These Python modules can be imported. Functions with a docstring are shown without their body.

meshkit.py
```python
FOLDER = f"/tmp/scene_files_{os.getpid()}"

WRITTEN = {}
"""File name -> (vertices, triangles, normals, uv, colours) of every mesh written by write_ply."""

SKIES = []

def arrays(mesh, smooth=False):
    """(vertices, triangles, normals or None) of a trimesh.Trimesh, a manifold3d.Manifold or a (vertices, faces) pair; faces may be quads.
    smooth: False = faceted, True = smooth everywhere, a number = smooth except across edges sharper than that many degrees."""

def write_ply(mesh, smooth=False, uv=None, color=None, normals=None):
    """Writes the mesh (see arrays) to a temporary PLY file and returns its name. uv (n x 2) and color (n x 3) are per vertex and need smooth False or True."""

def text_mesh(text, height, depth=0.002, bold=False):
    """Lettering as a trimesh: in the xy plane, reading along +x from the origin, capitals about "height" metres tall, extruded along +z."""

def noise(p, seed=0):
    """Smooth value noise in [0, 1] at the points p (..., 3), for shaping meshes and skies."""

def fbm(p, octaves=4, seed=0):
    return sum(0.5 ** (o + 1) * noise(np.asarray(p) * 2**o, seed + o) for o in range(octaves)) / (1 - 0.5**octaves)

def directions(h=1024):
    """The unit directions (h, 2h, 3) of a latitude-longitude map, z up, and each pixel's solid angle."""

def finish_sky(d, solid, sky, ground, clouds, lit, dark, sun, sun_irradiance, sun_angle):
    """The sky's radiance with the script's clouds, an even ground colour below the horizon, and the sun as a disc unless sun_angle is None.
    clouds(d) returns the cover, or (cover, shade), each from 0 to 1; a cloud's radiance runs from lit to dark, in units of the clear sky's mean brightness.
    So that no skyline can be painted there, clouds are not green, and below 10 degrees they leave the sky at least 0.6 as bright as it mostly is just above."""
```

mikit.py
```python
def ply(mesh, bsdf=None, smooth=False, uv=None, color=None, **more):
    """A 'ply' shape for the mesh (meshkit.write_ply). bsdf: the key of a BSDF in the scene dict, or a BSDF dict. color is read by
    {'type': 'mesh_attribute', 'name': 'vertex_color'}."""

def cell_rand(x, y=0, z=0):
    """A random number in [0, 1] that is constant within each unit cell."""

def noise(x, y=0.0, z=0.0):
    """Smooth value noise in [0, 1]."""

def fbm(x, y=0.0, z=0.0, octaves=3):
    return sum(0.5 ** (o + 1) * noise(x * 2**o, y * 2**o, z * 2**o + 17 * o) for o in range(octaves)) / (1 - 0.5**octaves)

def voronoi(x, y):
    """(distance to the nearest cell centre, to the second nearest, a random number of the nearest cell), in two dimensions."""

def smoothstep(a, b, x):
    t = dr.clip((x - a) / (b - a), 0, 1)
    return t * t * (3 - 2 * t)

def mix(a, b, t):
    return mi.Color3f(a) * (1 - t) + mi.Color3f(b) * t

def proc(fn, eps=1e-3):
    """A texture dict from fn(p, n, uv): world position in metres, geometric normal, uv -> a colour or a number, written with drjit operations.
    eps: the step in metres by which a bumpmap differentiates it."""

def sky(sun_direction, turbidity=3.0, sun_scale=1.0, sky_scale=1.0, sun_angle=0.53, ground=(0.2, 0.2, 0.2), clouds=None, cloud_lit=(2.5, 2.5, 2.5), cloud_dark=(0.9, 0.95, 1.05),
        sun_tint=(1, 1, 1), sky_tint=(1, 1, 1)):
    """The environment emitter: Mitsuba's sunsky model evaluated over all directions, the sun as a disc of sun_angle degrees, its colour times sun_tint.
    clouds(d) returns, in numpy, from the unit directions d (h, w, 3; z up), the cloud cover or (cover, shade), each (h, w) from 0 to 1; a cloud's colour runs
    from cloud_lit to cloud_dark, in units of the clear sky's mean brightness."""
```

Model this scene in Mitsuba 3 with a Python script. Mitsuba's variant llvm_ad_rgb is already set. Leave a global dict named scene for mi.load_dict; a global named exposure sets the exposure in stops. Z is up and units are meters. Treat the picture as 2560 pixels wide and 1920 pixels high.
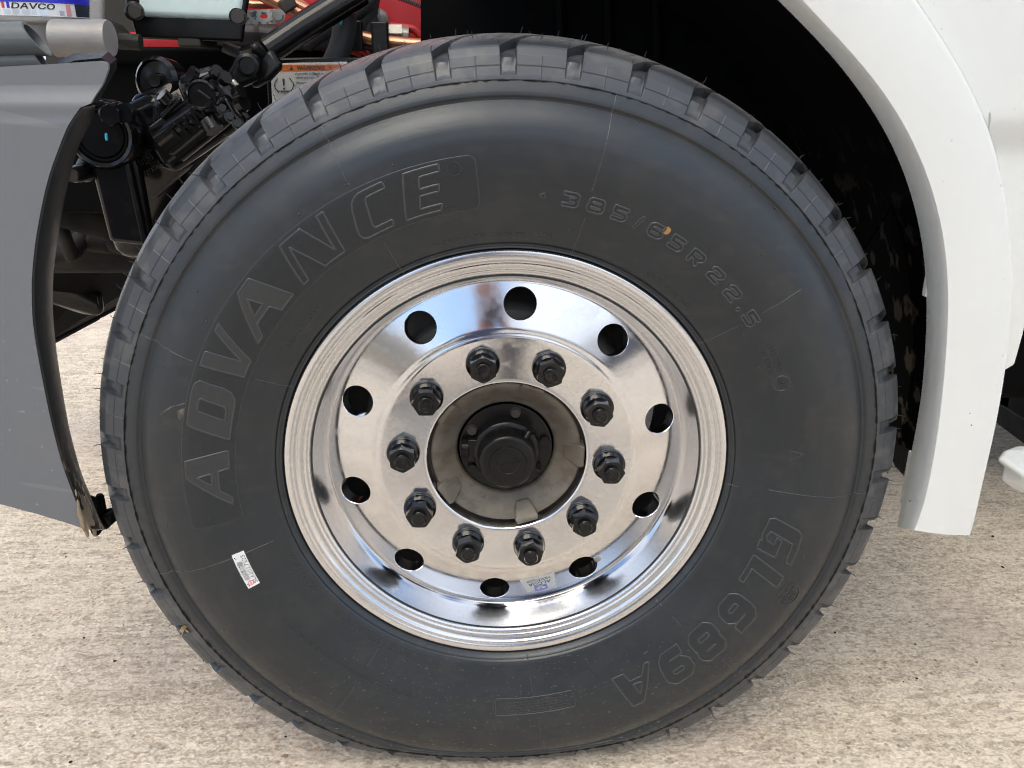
import math, random
import numpy as np, trimesh, shapely, manifold3d as m3
import drjit as dr, mitsuba as mi, mikit, meshkit
from shapely.geometry import Polygon, LineString, Point, MultiPolygon, box as sbox
from shapely import affinity
from mikit import noise, fbm, voronoi, smoothstep, mix, proc, ply

random.seed(7); rng = np.random.default_rng(7)
T = mi.ScalarTransform4f
scene, labels = {}, {}
H = 0.512                                   # height of the wheel axis above the pavement
PI = math.pi

# ------------------------------------------------------------------ camera, sky, exposure
CAM = np.array([-0.04944, -1.03405, 0.50954 + H]); YAW, PITCH, FPX = math.radians(3.0202), math.radians(20.5145), 2130.27
FWD = np.array([math.sin(YAW)*math.cos(PITCH), math.cos(YAW)*math.cos(PITCH), -math.sin(PITCH)])
RIGHT = np.array([math.cos(YAW), -math.sin(YAW), 0.0]); UP = np.cross(RIGHT, FWD)
scene['camera'] = dict(type='perspective', fov=2*math.degrees(math.atan(1280/FPX)), fov_axis='x', near_clip=0.02, far_clip=400.0,
                       to_world=T().look_at(origin=CAM.tolist(), target=(CAM+FWD).tolist(), up=[0, 0, 1]))
exposure = 2.4

def clouds(d):
    q = np.stack([d[..., 0]/(d[..., 2]+.35), d[..., 1]/(d[..., 2]+.35), d[..., 2]*0], -1)
    n = meshkit.fbm(q*1.7+[5.3, 1.9, 0], 5, 3)
    cover = np.clip((n-.395)/.13, 0, 1); cover = cover*cover*(3-2*cover)
    shade = np.clip((meshkit.fbm(q*2.6+[11, 2, 5], 4, 9)-.42)/.3, 0, 1)
    return cover, shade*.75
scene['sky'] = mikit.sky((-.22, -.50, .84), turbidity=3, sun_scale=.26, sky_scale=1.0, sun_angle=38, sun_tint=(.92, .975, 1.03), clouds=clouds, cloud_lit=(2.46, 2.64, 2.90), cloud_dark=(1.2, 1.32, 1.52), ground=(.3, .27, .22))

# ------------------------------------------------------------------ helpers
def at(px, py, Y):
    """The point of the vertical plane y = Y seen at a pixel of the 2560 x 1920 photograph (used to measure positions)."""
    px, py, Y = np.broadcast_arrays(np.asarray(px, float), np.asarray(py, float), np.asarray(Y, float))
    d = FWD + ((px-1280)/FPX)[..., None]*RIGHT - ((py-960)/FPX)[..., None]*UP
    return CAM + ((Y-CAM[1])/d[..., 1])[..., None]*d

def numbered(key):
    if key not in scene: return key
    k = 1
    while f'{key}_{k:03d}' in scene: k += 1
    return f'{key}_{k:03d}'

def put(key, mesh, mat, smooth=False, label=None, kind=None, category=None, group=None, **more):
    key = numbered(key)
    scene[key] = ply(mesh, mat, smooth, **more)
    lab = {k: v for k, v in (('label', label), ('kind', kind), ('category', category), ('group', group)) if v}
    if lab: labels[key] = lab
    return key

def cat(ms): return trimesh.util.concatenate([m if isinstance(m, trimesh.Trimesh) else tm(m) for m in ms])
def tm(man):
    m = man.to_mesh(); return trimesh.Trimesh(np.array(m.vert_properties[:, :3]), np.array(m.tri_verts), process=False)
def man(mesh):
    mesh = mesh.copy(); mesh.merge_vertices()
    return m3.Manifold(m3.Mesh(np.asarray(mesh.vertices, np.float32), np.asarray(mesh.faces, np.uint32)))

def grid_mesh(G, wrap=False):
    n, m = G.shape[:2]; idx = np.arange(n*m).reshape(n, m)
    if wrap: idx = np.vstack([idx, idx[:1]])
    a, b, c, d = idx[:-1, :-1], idx[1:, :-1], idx[1:, 1:], idx[:-1, 1:]
    return trimesh.Trimesh(G.reshape(-1, 3), np.vstack([np.stack([a, b, c], -1).reshape(-1, 3), np.stack([a, c, d], -1).reshape(-1, 3)]), process=False)

def lathe(profile, n=128, closed=False):
    """Revolves (r, y) points about the y axis."""
    p = np.asarray(profile, float)
    if closed: p = np.vstack([p, p[:1]])
    t = np.linspace(0, 2*PI, n, endpoint=False)
    G = np.stack([p[None, :, 0]*np.cos(t)[:, None], np.repeat(p[None, :, 1], n, 0), p[None, :, 0]*np.sin(t)[:, None]], -1)
    return grid_mesh(G, wrap=True)

def shell(G, th):
    """A plate of thickness th whose outer side is the grid G (n, m, 3)."""
    du, dv = np.gradient(G, axis=0), np.gradient(G, axis=1)
    N = np.cross(du, dv); N /= np.maximum(np.linalg.norm(N, axis=-1, keepdims=True), 1e-12)
    B = G - N*th; n, m = G.shape[:2]
    parts = [grid_mesh(G), grid_mesh(B[:, ::-1])]
    for e, f in ((G[0], B[0]), (G[-1], B[-1]), (G[:, 0], B[:, 0]), (G[:, -1], B[:, -1])): parts.append(grid_mesh(np.stack([e, f])))
    return cat(parts)

def resample(P, n):
    P = np.asarray(P, float); s = np.r_[0, np.cumsum(np.linalg.norm(np.diff(P, axis=0), axis=1))]
    return np.stack([np.interp(np.linspace(0, s[-1], n), s, P[:, k]) for k in range(P.shape[1])], -1)
def spline(P, n):
    from scipy.interpolate import PchipInterpolator
    P = np.asarray(P, float); s = np.r_[0, np.cumsum(np.linalg.norm(np.diff(P, axis=0), axis=1))]
    return PchipInterpolator(s, P)(np.linspace(0, s[-1], n))

def tube(P, r, n=16, cap=True, smooth_pts=None, wall=None):
    P = np.asarray(P, float)
    if smooth_pts: P = spline(P, smooth_pts)
    r = np.broadcast_to(np.asarray(r, float), len(P))
    t = np.gradient(P, axis=0); t /= np.linalg.norm(t, axis=1, keepdims=True)
    x = np.cross(t[0], [0.3, .2, 1.0] if abs(t[0][2]) < .9 else [1.0, 0, 0]); rings = []
    ang = np.linspace(0, 2*PI, n, endpoint=False)
    for p, d, rr in zip(P, t, r):
        x = x - d*np.dot(x, d); x /= np.linalg.norm(x); y = np.cross(d, x)
        rings.append(p + rr*(np.cos(ang)[:, None]*x + np.sin(ang)[:, None]*y))
    G = np.array(rings); m = grid_mesh(np.concatenate([G, G[:, :1]], 1))
    if not cap: return m
    ends = []
    for k, R in ((0, G[0]), (-1, G[-1])):
        i = np.arange(n); ends.append(trimesh.Trimesh(np.vstack([R, P[k][None]]), np.stack([i, (i+1) % n, i*0+n], 1), process=False))
    return cat([m]+ends)

def rbox(size, c=(0, 0, 0), r=.004, R=None, seg=8):
    """A rounded box."""
    hx, hy, hz = (max(s/2-r, 1e-4) for s in size)
    pts = [m3.Manifold.sphere(r, seg*2).translate((sx*hx, sy*hy, sz*hz)) for sx in (-1, 1) for sy in (-1, 1) for sz in (-1, 1)]
    m = tm(m3.Manifold.batch_hull(pts))
    if R is not None: m.apply_transform(R)
    m.apply_translation(c); return m
def hull(points, r=.004, seg=10):
    r = np.broadcast_to(r, len(points))
    return tm(m3.Manifold.batch_hull([m3.Manifold.sphere(float(a), seg).translate(tuple(map(float, p))) for p, a in zip(points, r)]))
def rod(a, b, ra, rb=None, n=20):
    return tube([a, b], [ra, ra if rb is None else rb], n)
def frame(axis, c):
    z = np.asarray(axis, float); z = z/np.linalg.norm(z); x = np.cross(z, [0, 0, 1.0] if abs(z[2]) < .9 else [1.0, 0, 0]); x /= np.linalg.norm(x)
    M = np.eye(4); M[:3, 0], M[:3, 1], M[:3, 2], M[:3, 3] = x, np.cross(z, x), z, c; return M
def turned(profile, axis, c, n=40):
    """A turned piece: (r, z) profile about the axis through c."""
    p = np.asarray(profile, float); t = np.linspace(0, 2*PI, n, endpoint=False)
    G = np.stack([p[None, :, 0]*np.cos(t)[:, None], p[None, :, 0]*np.sin(t)[:, None], np.repeat(p[None, :, 1], n, 0)], -1)
    m = grid_mesh(G, wrap=True); m.apply_transform(frame(axis, c)); return m
def hexhead(af, h, axis, c, spin=0.0):
    R = af/math.sqrt(3)
    p = m3.Manifold.cylinder(h, R, R, 6).rotate((0, 0, math.degrees(spin)))
    cone = m3.Manifold.cylinder(h*1.001, R*1.04+h*1.2, R*.9, 40)
    m = tm(p ^ cone); m.apply_transform(frame(axis, c)); return m
def polys(g): return [g] if isinstance(g, Polygon) else [x for x in getattr(g, 'geoms', []) if isinstance(x, Polygon)]
def prism(poly, h, step=None, fine=None):
    out = []
    for g in polys(poly):
        if g.area < 1e-9: continue
        if step: g = shapely.segmentize(g, step)
        m = trimesh.creation.extrude_polygon(g, h, engine='earcut')
        if fine:
            v, f = trimesh.remesh.subdivide_to_size(m.vertices, m.faces, fine, max_iter=12); m = trimesh.Trimesh(v, f, process=False)
        out.append(m)
    return cat(out)
def placed(mesh, origin, x, y):
    """Takes a mesh of the xy plane (z up) to origin + X x + Y y, thickness along x cross y."""
    x, y = np.asarray(x, float), np.asarray(y, float); x = x/np.linalg.norm(x); z = np.cross(x, y); z /= np.linalg.norm(z); y = np.cross(z, x)
    m = mesh.copy(); v = np.array(m.vertices); m.vertices = np.asarray(origin) + v[:, :1]*x + v[:, 1:2]*y + v[:, 2:3]*z; return m

# ------------------------------------------------------------------ materials
def rgb(c): return {'type': 'rgb', 'value': list(c)} if isinstance(c, (tuple, list)) else c
def bump(b, fn, scale, eps=4e-4): return {'type': 'bumpmap', 'tex': proc(fn, eps), 'scale': scale, 'bsdf': b}
def pr(name, color, rough, metallic=0.0, spec=.5, bumpfn=None, bscale=1.0, eps=4e-4, **k):
    b = {'type': 'principled', 'base_color': rgb(color), 'roughness': rough, 'metallic': metallic, 'specular': spec, **k}
    if bumpfn: b = bump(b, bumpfn, bscale, eps)
    scene[name] = {'type': 'twosided', 'bsdf': b}

def wheel_rt(p):
    z = p.z-H; return dr.sqrt(p.x*p.x+z*z), dr.atan2(z, p.x)
def rubber_col(p, n, uv):
    r, t = wheel_rt(p)
    a = fbm(p.x*9, p.y*9, p.z*9); b = fbm(r*160, t*3, p.y*20)
    streak = smoothstep(.62, .8, fbm(p.x*24+5, p.y*24, p.z*60))
    dust = smoothstep(.55, .8, fbm(p.x*14, p.z*14+3, p.y*14))*smoothstep(.40, .52, r)
    speck = smoothstep(.87, .91, noise(p.x*420, p.y*420, p.z*420))*smoothstep(.30, .12, p.z)
    c = mix((.0078, .0102, .0128), (.0138, .0168, .0202), a*.7+b*.3)
    c = mix(c, (.060, .058, .055), dust*.38+streak*.10+.10*smoothstep(.5, .8, fbm(r*40, t*14, 1.0)))
    return mix(c, (.22, .20, .17), speck*.6)
def rubber_rough(p, n, uv): return .30+.12*fbm(p.x*12, p.y*12, p.z*12)+.14*smoothstep(.45, .75, fbm(p.x*5+3, p.y*5, p.z*7))
def rubber_bump(p, n, uv): return fbm(p.x*900, p.y*900, p.z*900, octaves=2)
pr('rubber', proc(rubber_col), proc(rubber_rough), spec=.72, spec_tint=.25, bumpfn=rubber_bump, bscale=.00016)
def panel_col(p, n, uv): return mix((.0080, .0100, .0122), (.014, .0166, .0192), fbm(p.x*11, p.y*11, p.z*11))
pr('panel_rubber', proc(panel_col), .41, spec=.66, spec_tint=.3, bumpfn=rubber_bump, bscale=.00018)
def hatch_bump(p, n, uv):
    s = (p.x*.5+(p.z-H)*.866); return .5+.5*dr.sin(s*2*PI/.0017)
pr('hatched_rubber', (.017, .020, .022), .46, spec=.80, bumpfn=hatch_bump, bscale=.00022, eps=2e-4)
pr('ridge_rubber', (.018, .020, .023), .34, spec=1.0, spec_tint=.3)
def tread_col(p, n, uv):
    r, t = wheel_rt(p)
    a = fbm(p.x*22, p.y*22, p.z*22); g = smoothstep(.52, .66, noise(p.x*330, p.y*330, p.z*330))*smoothstep(.536, .543, r)
    scuff = smoothstep(.5, .72, fbm(p.x*34+9, p.y*34, p.z*34))
    c = mix((.026, .029, .034), (.038, .041, .046), a); c = mix(c, (.115, .113, .110), scuff*.35+smoothstep(.534, .541, r)*.6)
    return mix(c, (.20, .19, .18), g*.5)
pr('tread_rubber', proc(tread_col), .42, spec=.85, spec_tint=.4, bumpfn=rubber_bump, bscale=.0002)
pr('thread_rubber', (.022, .022, .023), .5)
scene['polished'] = {'type': 'twosided', 'bsdf': {'type': 'roughconductor', 'material': 'Al', 'distribution': 'ggx',
    'alpha': proc(lambda p, n, uv: .010+.045*smoothstep(.252, .256, dr.sqrt(p.x*p.x+(p.z-H)*(p.z-H)))-.022*smoothstep(.2635, .268, dr.sqrt(p.x*p.x+(p.z-H)*(p.z-H)))+.03*smoothstep(.45, .8, fbm(p.x*60, p.y*60, p.z*60))*fbm(p.x*9, p.y*9, p.z*9)), 'specular_reflectance': rgb((.84, .855, .88))}}
def hub_col(p, n, uv):
    a = fbm(p.x*40, p.y*40, p.z*40); b = smoothstep(.5, .75, fbm(p.x*60+4, p.y*60, p.z*90))
    return mix(mix((.095, .083, .068), (.18, .16, .132), a), (.085, .066, .05), b*.5)
pr('hub_cast', proc(hub_col), .45, metallic=.25, bumpfn=lambda p, n, uv: fbm(p.x*500, p.y*500, p.z*500), bscale=.0004)
pr('dark_iron', (.045, .040, .036), .55, metallic=.2)
def gloss_col(p, n, uv): return mix((.0035, .0035, .0045), (.009, .008, .007), smoothstep(.5, .8, fbm(p.x*50, p.y*50, p.z*50)))
pr('gloss_black', proc(gloss_col), .13, spec=.35, clearcoat=.35, clearcoat_gloss=.9)
pr('nut_black', (.002, .002, .0025), .11, spec=.4, clearcoat=.4, clearcoat_gloss=.9, bumpfn=lambda p, n, uv: fbm(p.x*300, p.y*300, p.z*300), bscale=.00012)
pr('cap_black', proc(lambda p, n, uv: mix((.003, .003, .0035), (.009, .0085, .008), fbm(p.x*60, p.y*60, p.z*60))), .26, spec=.32)
def mat_black_col(p, n, uv): return mix((.0022, .0024, .003), (.005, .005, .0052), fbm(p.x*15, p.y*15, p.z*15))
pr('matt_black', proc(mat_black_col), .6, spec=.05)
def mudflap_col(p, n, uv):
    s = smoothstep(.58, .68, fbm(p.x*110+p.z*30, p.y*60, p.z*24, octaves=4))*smoothstep(1.0, .55, p.z)
    return mix((.004, .004, .0045), (.11, .092, .068), s*.75)
pr('muddy_black', proc(mudflap_col), .62, spec=.12)
def grey_col(p, n, uv):
    sp = smoothstep(.88, .93, noise(p.x*170, p.y*40, p.z*120))*smoothstep(.9, .45, p.z)
    dirt = smoothstep(.55, .8, fbm(p.x*10, p.y*10, p.z*16))
    sc = smoothstep(.83, .88, noise(p.x*16+p.z*70, p.z*9-p.x*4, 3.0))
    c = mix((.140, .150, .166), (.156, .164, .177), fbm(p.x*3, p.y*3, p.z*3)); c = mix(c, (.20, .185, .16), dirt*.10)
    return mix(c, (.42, .41, .38), sp*.32+sc*.10)
pr('grey_plastic', proc(grey_col), .42, spec=.5, bumpfn=lambda p, n, uv: fbm(p.x*700, p.y*700, p.z*700, octaves=2), bscale=.0001)
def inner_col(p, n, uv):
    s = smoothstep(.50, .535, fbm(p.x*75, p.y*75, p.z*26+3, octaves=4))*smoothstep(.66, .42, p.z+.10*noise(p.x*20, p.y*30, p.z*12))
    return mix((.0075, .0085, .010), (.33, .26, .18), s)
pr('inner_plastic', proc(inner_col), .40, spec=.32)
def white_col(p, n, uv):
    s = smoothstep(.93, .96, noise(p.x*150, p.y*150, p.z*150)); d = fbm(p.x*5, p.y*5, p.z*5)
    c = mix((.72, .735, .715), (.685, .70, .68), d); return mix(c, (.35, .32, .28), s*.35)
pr('white_paint', proc(white_col), .34, spec=.5, clearcoat=.35, clearcoat_gloss=.8)
pr('red_paint', proc(lambda p, n, uv: mix((.50, .020, .024), (.38, .013, .017), fbm(p.x*14, p.y*14, p.z*14))), .38, spec=.5, clearcoat=.2)
pr('copper', (.62, .30, .19), .34, metallic=.8)
def cast_col(p, n, uv): return mix((.41, .39, .365), (.27, .255, .24), fbm(p.x*30, p.y*30, p.z*30))
pr('cast_aluminium', proc(cast_col), .5, metallic=.35, bumpfn=lambda p, n, uv: fbm(p.x*420, p.y*420, p.z*420), bscale=.0004)
pr('grey_rubber', (.13, .14, .145), .5, spec=.4)
pr('hose_rubber', proc(lambda p, n, uv: mix((.026, .028, .031), (.045, .047, .050), fbm(p.x*30, p.y*30, p.z*30))), .5, spec=.5)
pr('mint_plastic', (.62, .74, .70), .3, spec=.5)
pr('steel_zinc', proc(lambda p, n, uv: mix((.62, .61, .58), (.16, .155, .15), smoothstep(.5, .66, fbm(p.x*150, p.y*150, p.z*150)))), .4, metallic=.5)
pr('dull_steel', (.30, .29, .27), .4, metallic=.6)
pr('white_print', proc(lambda p, n, uv: mix((.74, .73, .68), (.45, .43, .36), smoothstep(.55, .85, fbm(p.x*45, p.y*45, p.z*45))*.5)), .4)
pr('label_white', (.80, .80, .80), .3); pr('label_foil', (.66, .72, .80), .22, metallic=.6); pr('label_blue', (.03, .035, .55), .3); pr('label_red', (.55, .07, .06), .35); pr('label_dark', (.03, .035, .055), .3)
pr('black_print', (.02, .02, .02), .5); pr('orange_print', (.72, .17, .035), .42); pr('olive_print', (.07, .065, .045), .5); pr('pink_print', (.72, .30, .31), .5); pr('decal_film', (.52, .54, .52), .22, metallic=.35); pr('decal_blue', (.13, .15, .40), .35)
pr('ochre_mark', proc(lambda p, n, uv: mix((.42, .22, .055), (.30, .16, .05), fbm(p.x*300, p.y*300, p.z*300))), .6)
pr('cyan_mark', (.05, .55, .75), .4)
def mud_col(p, n, uv): return mix((.34, .27, .19), (.22, .17, .115), fbm(p.x*120, p.y*120, p.z*120))
pr('dried_mud', proc(mud_col), .9, spec=.2, bumpfn=lambda p, n, uv: fbm(p.x*500, p.y*500, p.z*500), bscale=.001)
def under_col(p, n, uv): return mix((.006, .0055, .005), (.018, .0155, .012), smoothstep(.4, .7, fbm(p.x*14, p.y*14, p.z*14)))
pr('dusty_iron', proc(under_col), .7, spec=.3)
pr('drum_grey', (.13, .125, .115), .6, spec=.3); pr('faint_mud', proc(lambda p, n, uv: mix((.060, .056, .050), (.15, .13, .105), smoothstep(.4, .7, fbm(p.x*160, p.y*160, p.z*160)))), .7, spec=.3)
pr('leaf_dry', (.36, .25, .13), .8)
pr('khaki_plastic', (.026, .025, .018), .6)

def concrete_col(p, n, uv):
    x, y = p.x, p.y
    broom = fbm(x*5+1.2*noise(x*2, y*2), y*85+1.5*noise(x*1.3, y*3), octaves=3)
    g1, g2, g3, g4 = noise(x*130, y*210), noise(x*300+7, y*420), fbm(x*34, y*34), fbm(x*4.5, y*5.5)
    t = dr.clip(.66+.42*(g1-.5)+.62*(g2-.5)+.36*(g3-.5)+.30*(g4-.5)+.44*(broom-.5), 0, 1)
    c = mix((.31, .25, .18), (.84, .725, .585), t)
    c = mix(c, (.60, .475, .41), smoothstep(.5, .75, fbm(x*3.2+31, y*3.8))*.28)
    d1, d2, k = voronoi(x*105, y*105); m = smoothstep(.42, .26, d1)
    c = mix(c, mi.Color3f(.70, .63, .53), m*dr.select(k < .07, .8, 0)); c = mix(c, mi.Color3f(.42, .26, .15), m*dr.select((k > .2) & (k < .23), .6, 0)); c = mix(c, mi.Color3f(.22, .18, .145), m*dr.select((k > .4) & (k < .425), .6, 0))
    crack = smoothstep(.61, .70, fbm(x*55, y*150+7, octaves=3)); c = mix(c, mi.Color3f(.24, .195, .15), crack*.36)
    return mix(c, mi.Color3f(.30, .25, .20), smoothstep(.60, .8, fbm(x*3.1+20, y*4.4))*.22)
def concrete_bump(p, n, uv):
    x, y = p.x, p.y
    return .6*noise(x*150, y*150)+.35*noise(x*310+7, y*310)+.5*fbm(x*70, y*95+7, octaves=3)+.25*noise(x*3+1.2*noise(x*2, y*2), y*95)
pr('concrete', proc(concrete_col), .88, spec=.25, bumpfn=concrete_bump, bscale=.0030, eps=6e-4)

# ------------------------------------------------------------------ the pavement
g = trimesh.Trimesh([[-150, -150, 0], [150, -150, 0], [150, 150, 0], [-150, 150, 0]], [[0, 1, 2], [0, 2, 3]], process=False)
put('pavement', g, 'concrete', uv=np.array([[0, 0], [1, 0], [1, 1], [0, 1.0]]), label='pale broom-finished concrete pavement with exposed tan pebbles under the truck', kind='structure')

W = 'truck__front_wheel__'
labels['truck'] = {'label': 'white lorry with a polished front wheel, grey bumper end and open engine bay', 'category': 'truck'}
labels['truck__front_wheel'] = {'label': 'front wheel with polished aluminium rim and wide black tyre'}

# ------------------------------------------------------------------ tyre
PR = np.array([(.262, .012), (.2985, .006), (.300, .0), (.3035, -.005), (.306, -.0066), (.3072, -.0054), (.309, -.0075), (.32, -.0125), (.34, -.020), (.36, -.0275), (.38, -.0330), (.40, -.0375), (.415, -.0390), (.43, -.0388), (.445, -.0362), (.455, -.0324), (.464, -.0272), (.4705, -.0222), (.4732, -.0203), (.4755, -.0208), (.4785, -.0222), (.4815, -.0219), (.486, -.0204), (.4935, -.0172), (.4955, -.0163), (.4965, -.0150)])
from scipy.interpolate import PchipInterpolator
prof = PchipInterpolator(PR[:, 0], PR[:, 1], extrapolate=True)
def squash(P):
    """The tyre's slight flattening where it carries the truck, and its height above the pavement."""
    P = np.array(P, float); z = P[..., 2]; low = z < -.45
    P[..., 2] = np.where(low, -.45+(z+.45)*(.062/.097), z); P[..., 2] = np.maximum(P[..., 2], -H+.0006)
    P[..., 2] += H; return P
def on_side(th, r, h): return squash(np.stack([r*np.cos(th), prof(r)-h, r*np.sin(th)], -1))

rr = np.unique(np.r_[PR[:, 0], np.arange(.31, .498, .0025), np.arange(.4715, .480, .0005)])
th = np.linspace(0, 2*PI, 720, endpoint=False)
put(W+'tyre', grid_mesh(on_side(th[:, None], rr[None, :], 0*th[:, None]), wrap=True), 'rubber', 38, label='matt black tyre sidewall')

def relief(poly, mat, key, h, base=-.0004, step=2.5, fine=None, **k):
    """A raised piece of the sidewall; the polygon is in millimetres: (-angle * 386, radius)."""
    m = prism(poly, (h-base)*1000, step, fine); v = np.array(m.vertices)
    m.vertices = on_side(-v[:, 0]/386.0, v[:, 1]/1000, v[:, 2]/1000+base)
    return put(W+key, m, mat, **k)
def pol(pts): return np.array([(-math.radians(a if a < 359.9 else a-360)*386, r) for a, r in pts])
def outline(poly, w=.62): return shapely.union_all([LineString(x.coords).buffer(w, join_style='mitre', cap_style='square') for q in polys(poly) for x in [q.exterior, *q.interiors]])
def bead(poly, key, r=.0008, h=.0001, mat='ridge_rubber', **k):
    """A rounded raised line along every outline of the polygon."""
    out = []
    for q in polys(poly) if not isinstance(poly, list) else poly:
        for ring in ([q.exterior, *q.interiors] if isinstance(q, Polygon) else [q]):
            c = np.array(shapely.segmentize(ring, 2.2).coords); closed = isinstance(q, Polygon)
            P = on_side(-c[:, 0]/386.0, c[:, 1]/1000, np.full(len(c), h)); N = P*0; N[:, 1] = -1
            if closed: t = np.roll(P[:-1], -1, 0)-np.roll(P[:-1], 1, 0); t = np.vstack([t, t[:1]])
            else: t = np.gradient(P, axis=0)
            t /= np.maximum(np.linalg.norm(t, axis=1, keepdims=True), 1e-12); sd = np.cross(t, N); sd /= np.maximum(np.linalg.norm(sd, axis=1, keepdims=True), 1e-12)
            a = np.radians([-20, 15, 50, 90, 130, 165, 200]); G = P[:, None]+r*(np.cos(a)[None, :, None]*sd[:, None]*1.15+np.sin(a)[None, :, None]*N[:, None]); out.append(grid_mesh(G))
    return put(W+key, cat(out), mat, True, **k)
def sector(a0, a1, r0, r1, rad=9):
    p = Polygon(pol([(a, r0) for a in np.linspace(a0, a1, 40)]+[(a, r1) for a in np.linspace(a1, a0, 40)]))
    return p.buffer(-rad).buffer(rad)
bead(sector(95.4, 188, 354, 416.5), 'panel_edge', .0006); relief(sector(95.4, 188, 354, 416.5), 'panel_rubber', 'letter_panel', .0006, fine=7, label='raised matt panel behind the largest word')

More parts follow.
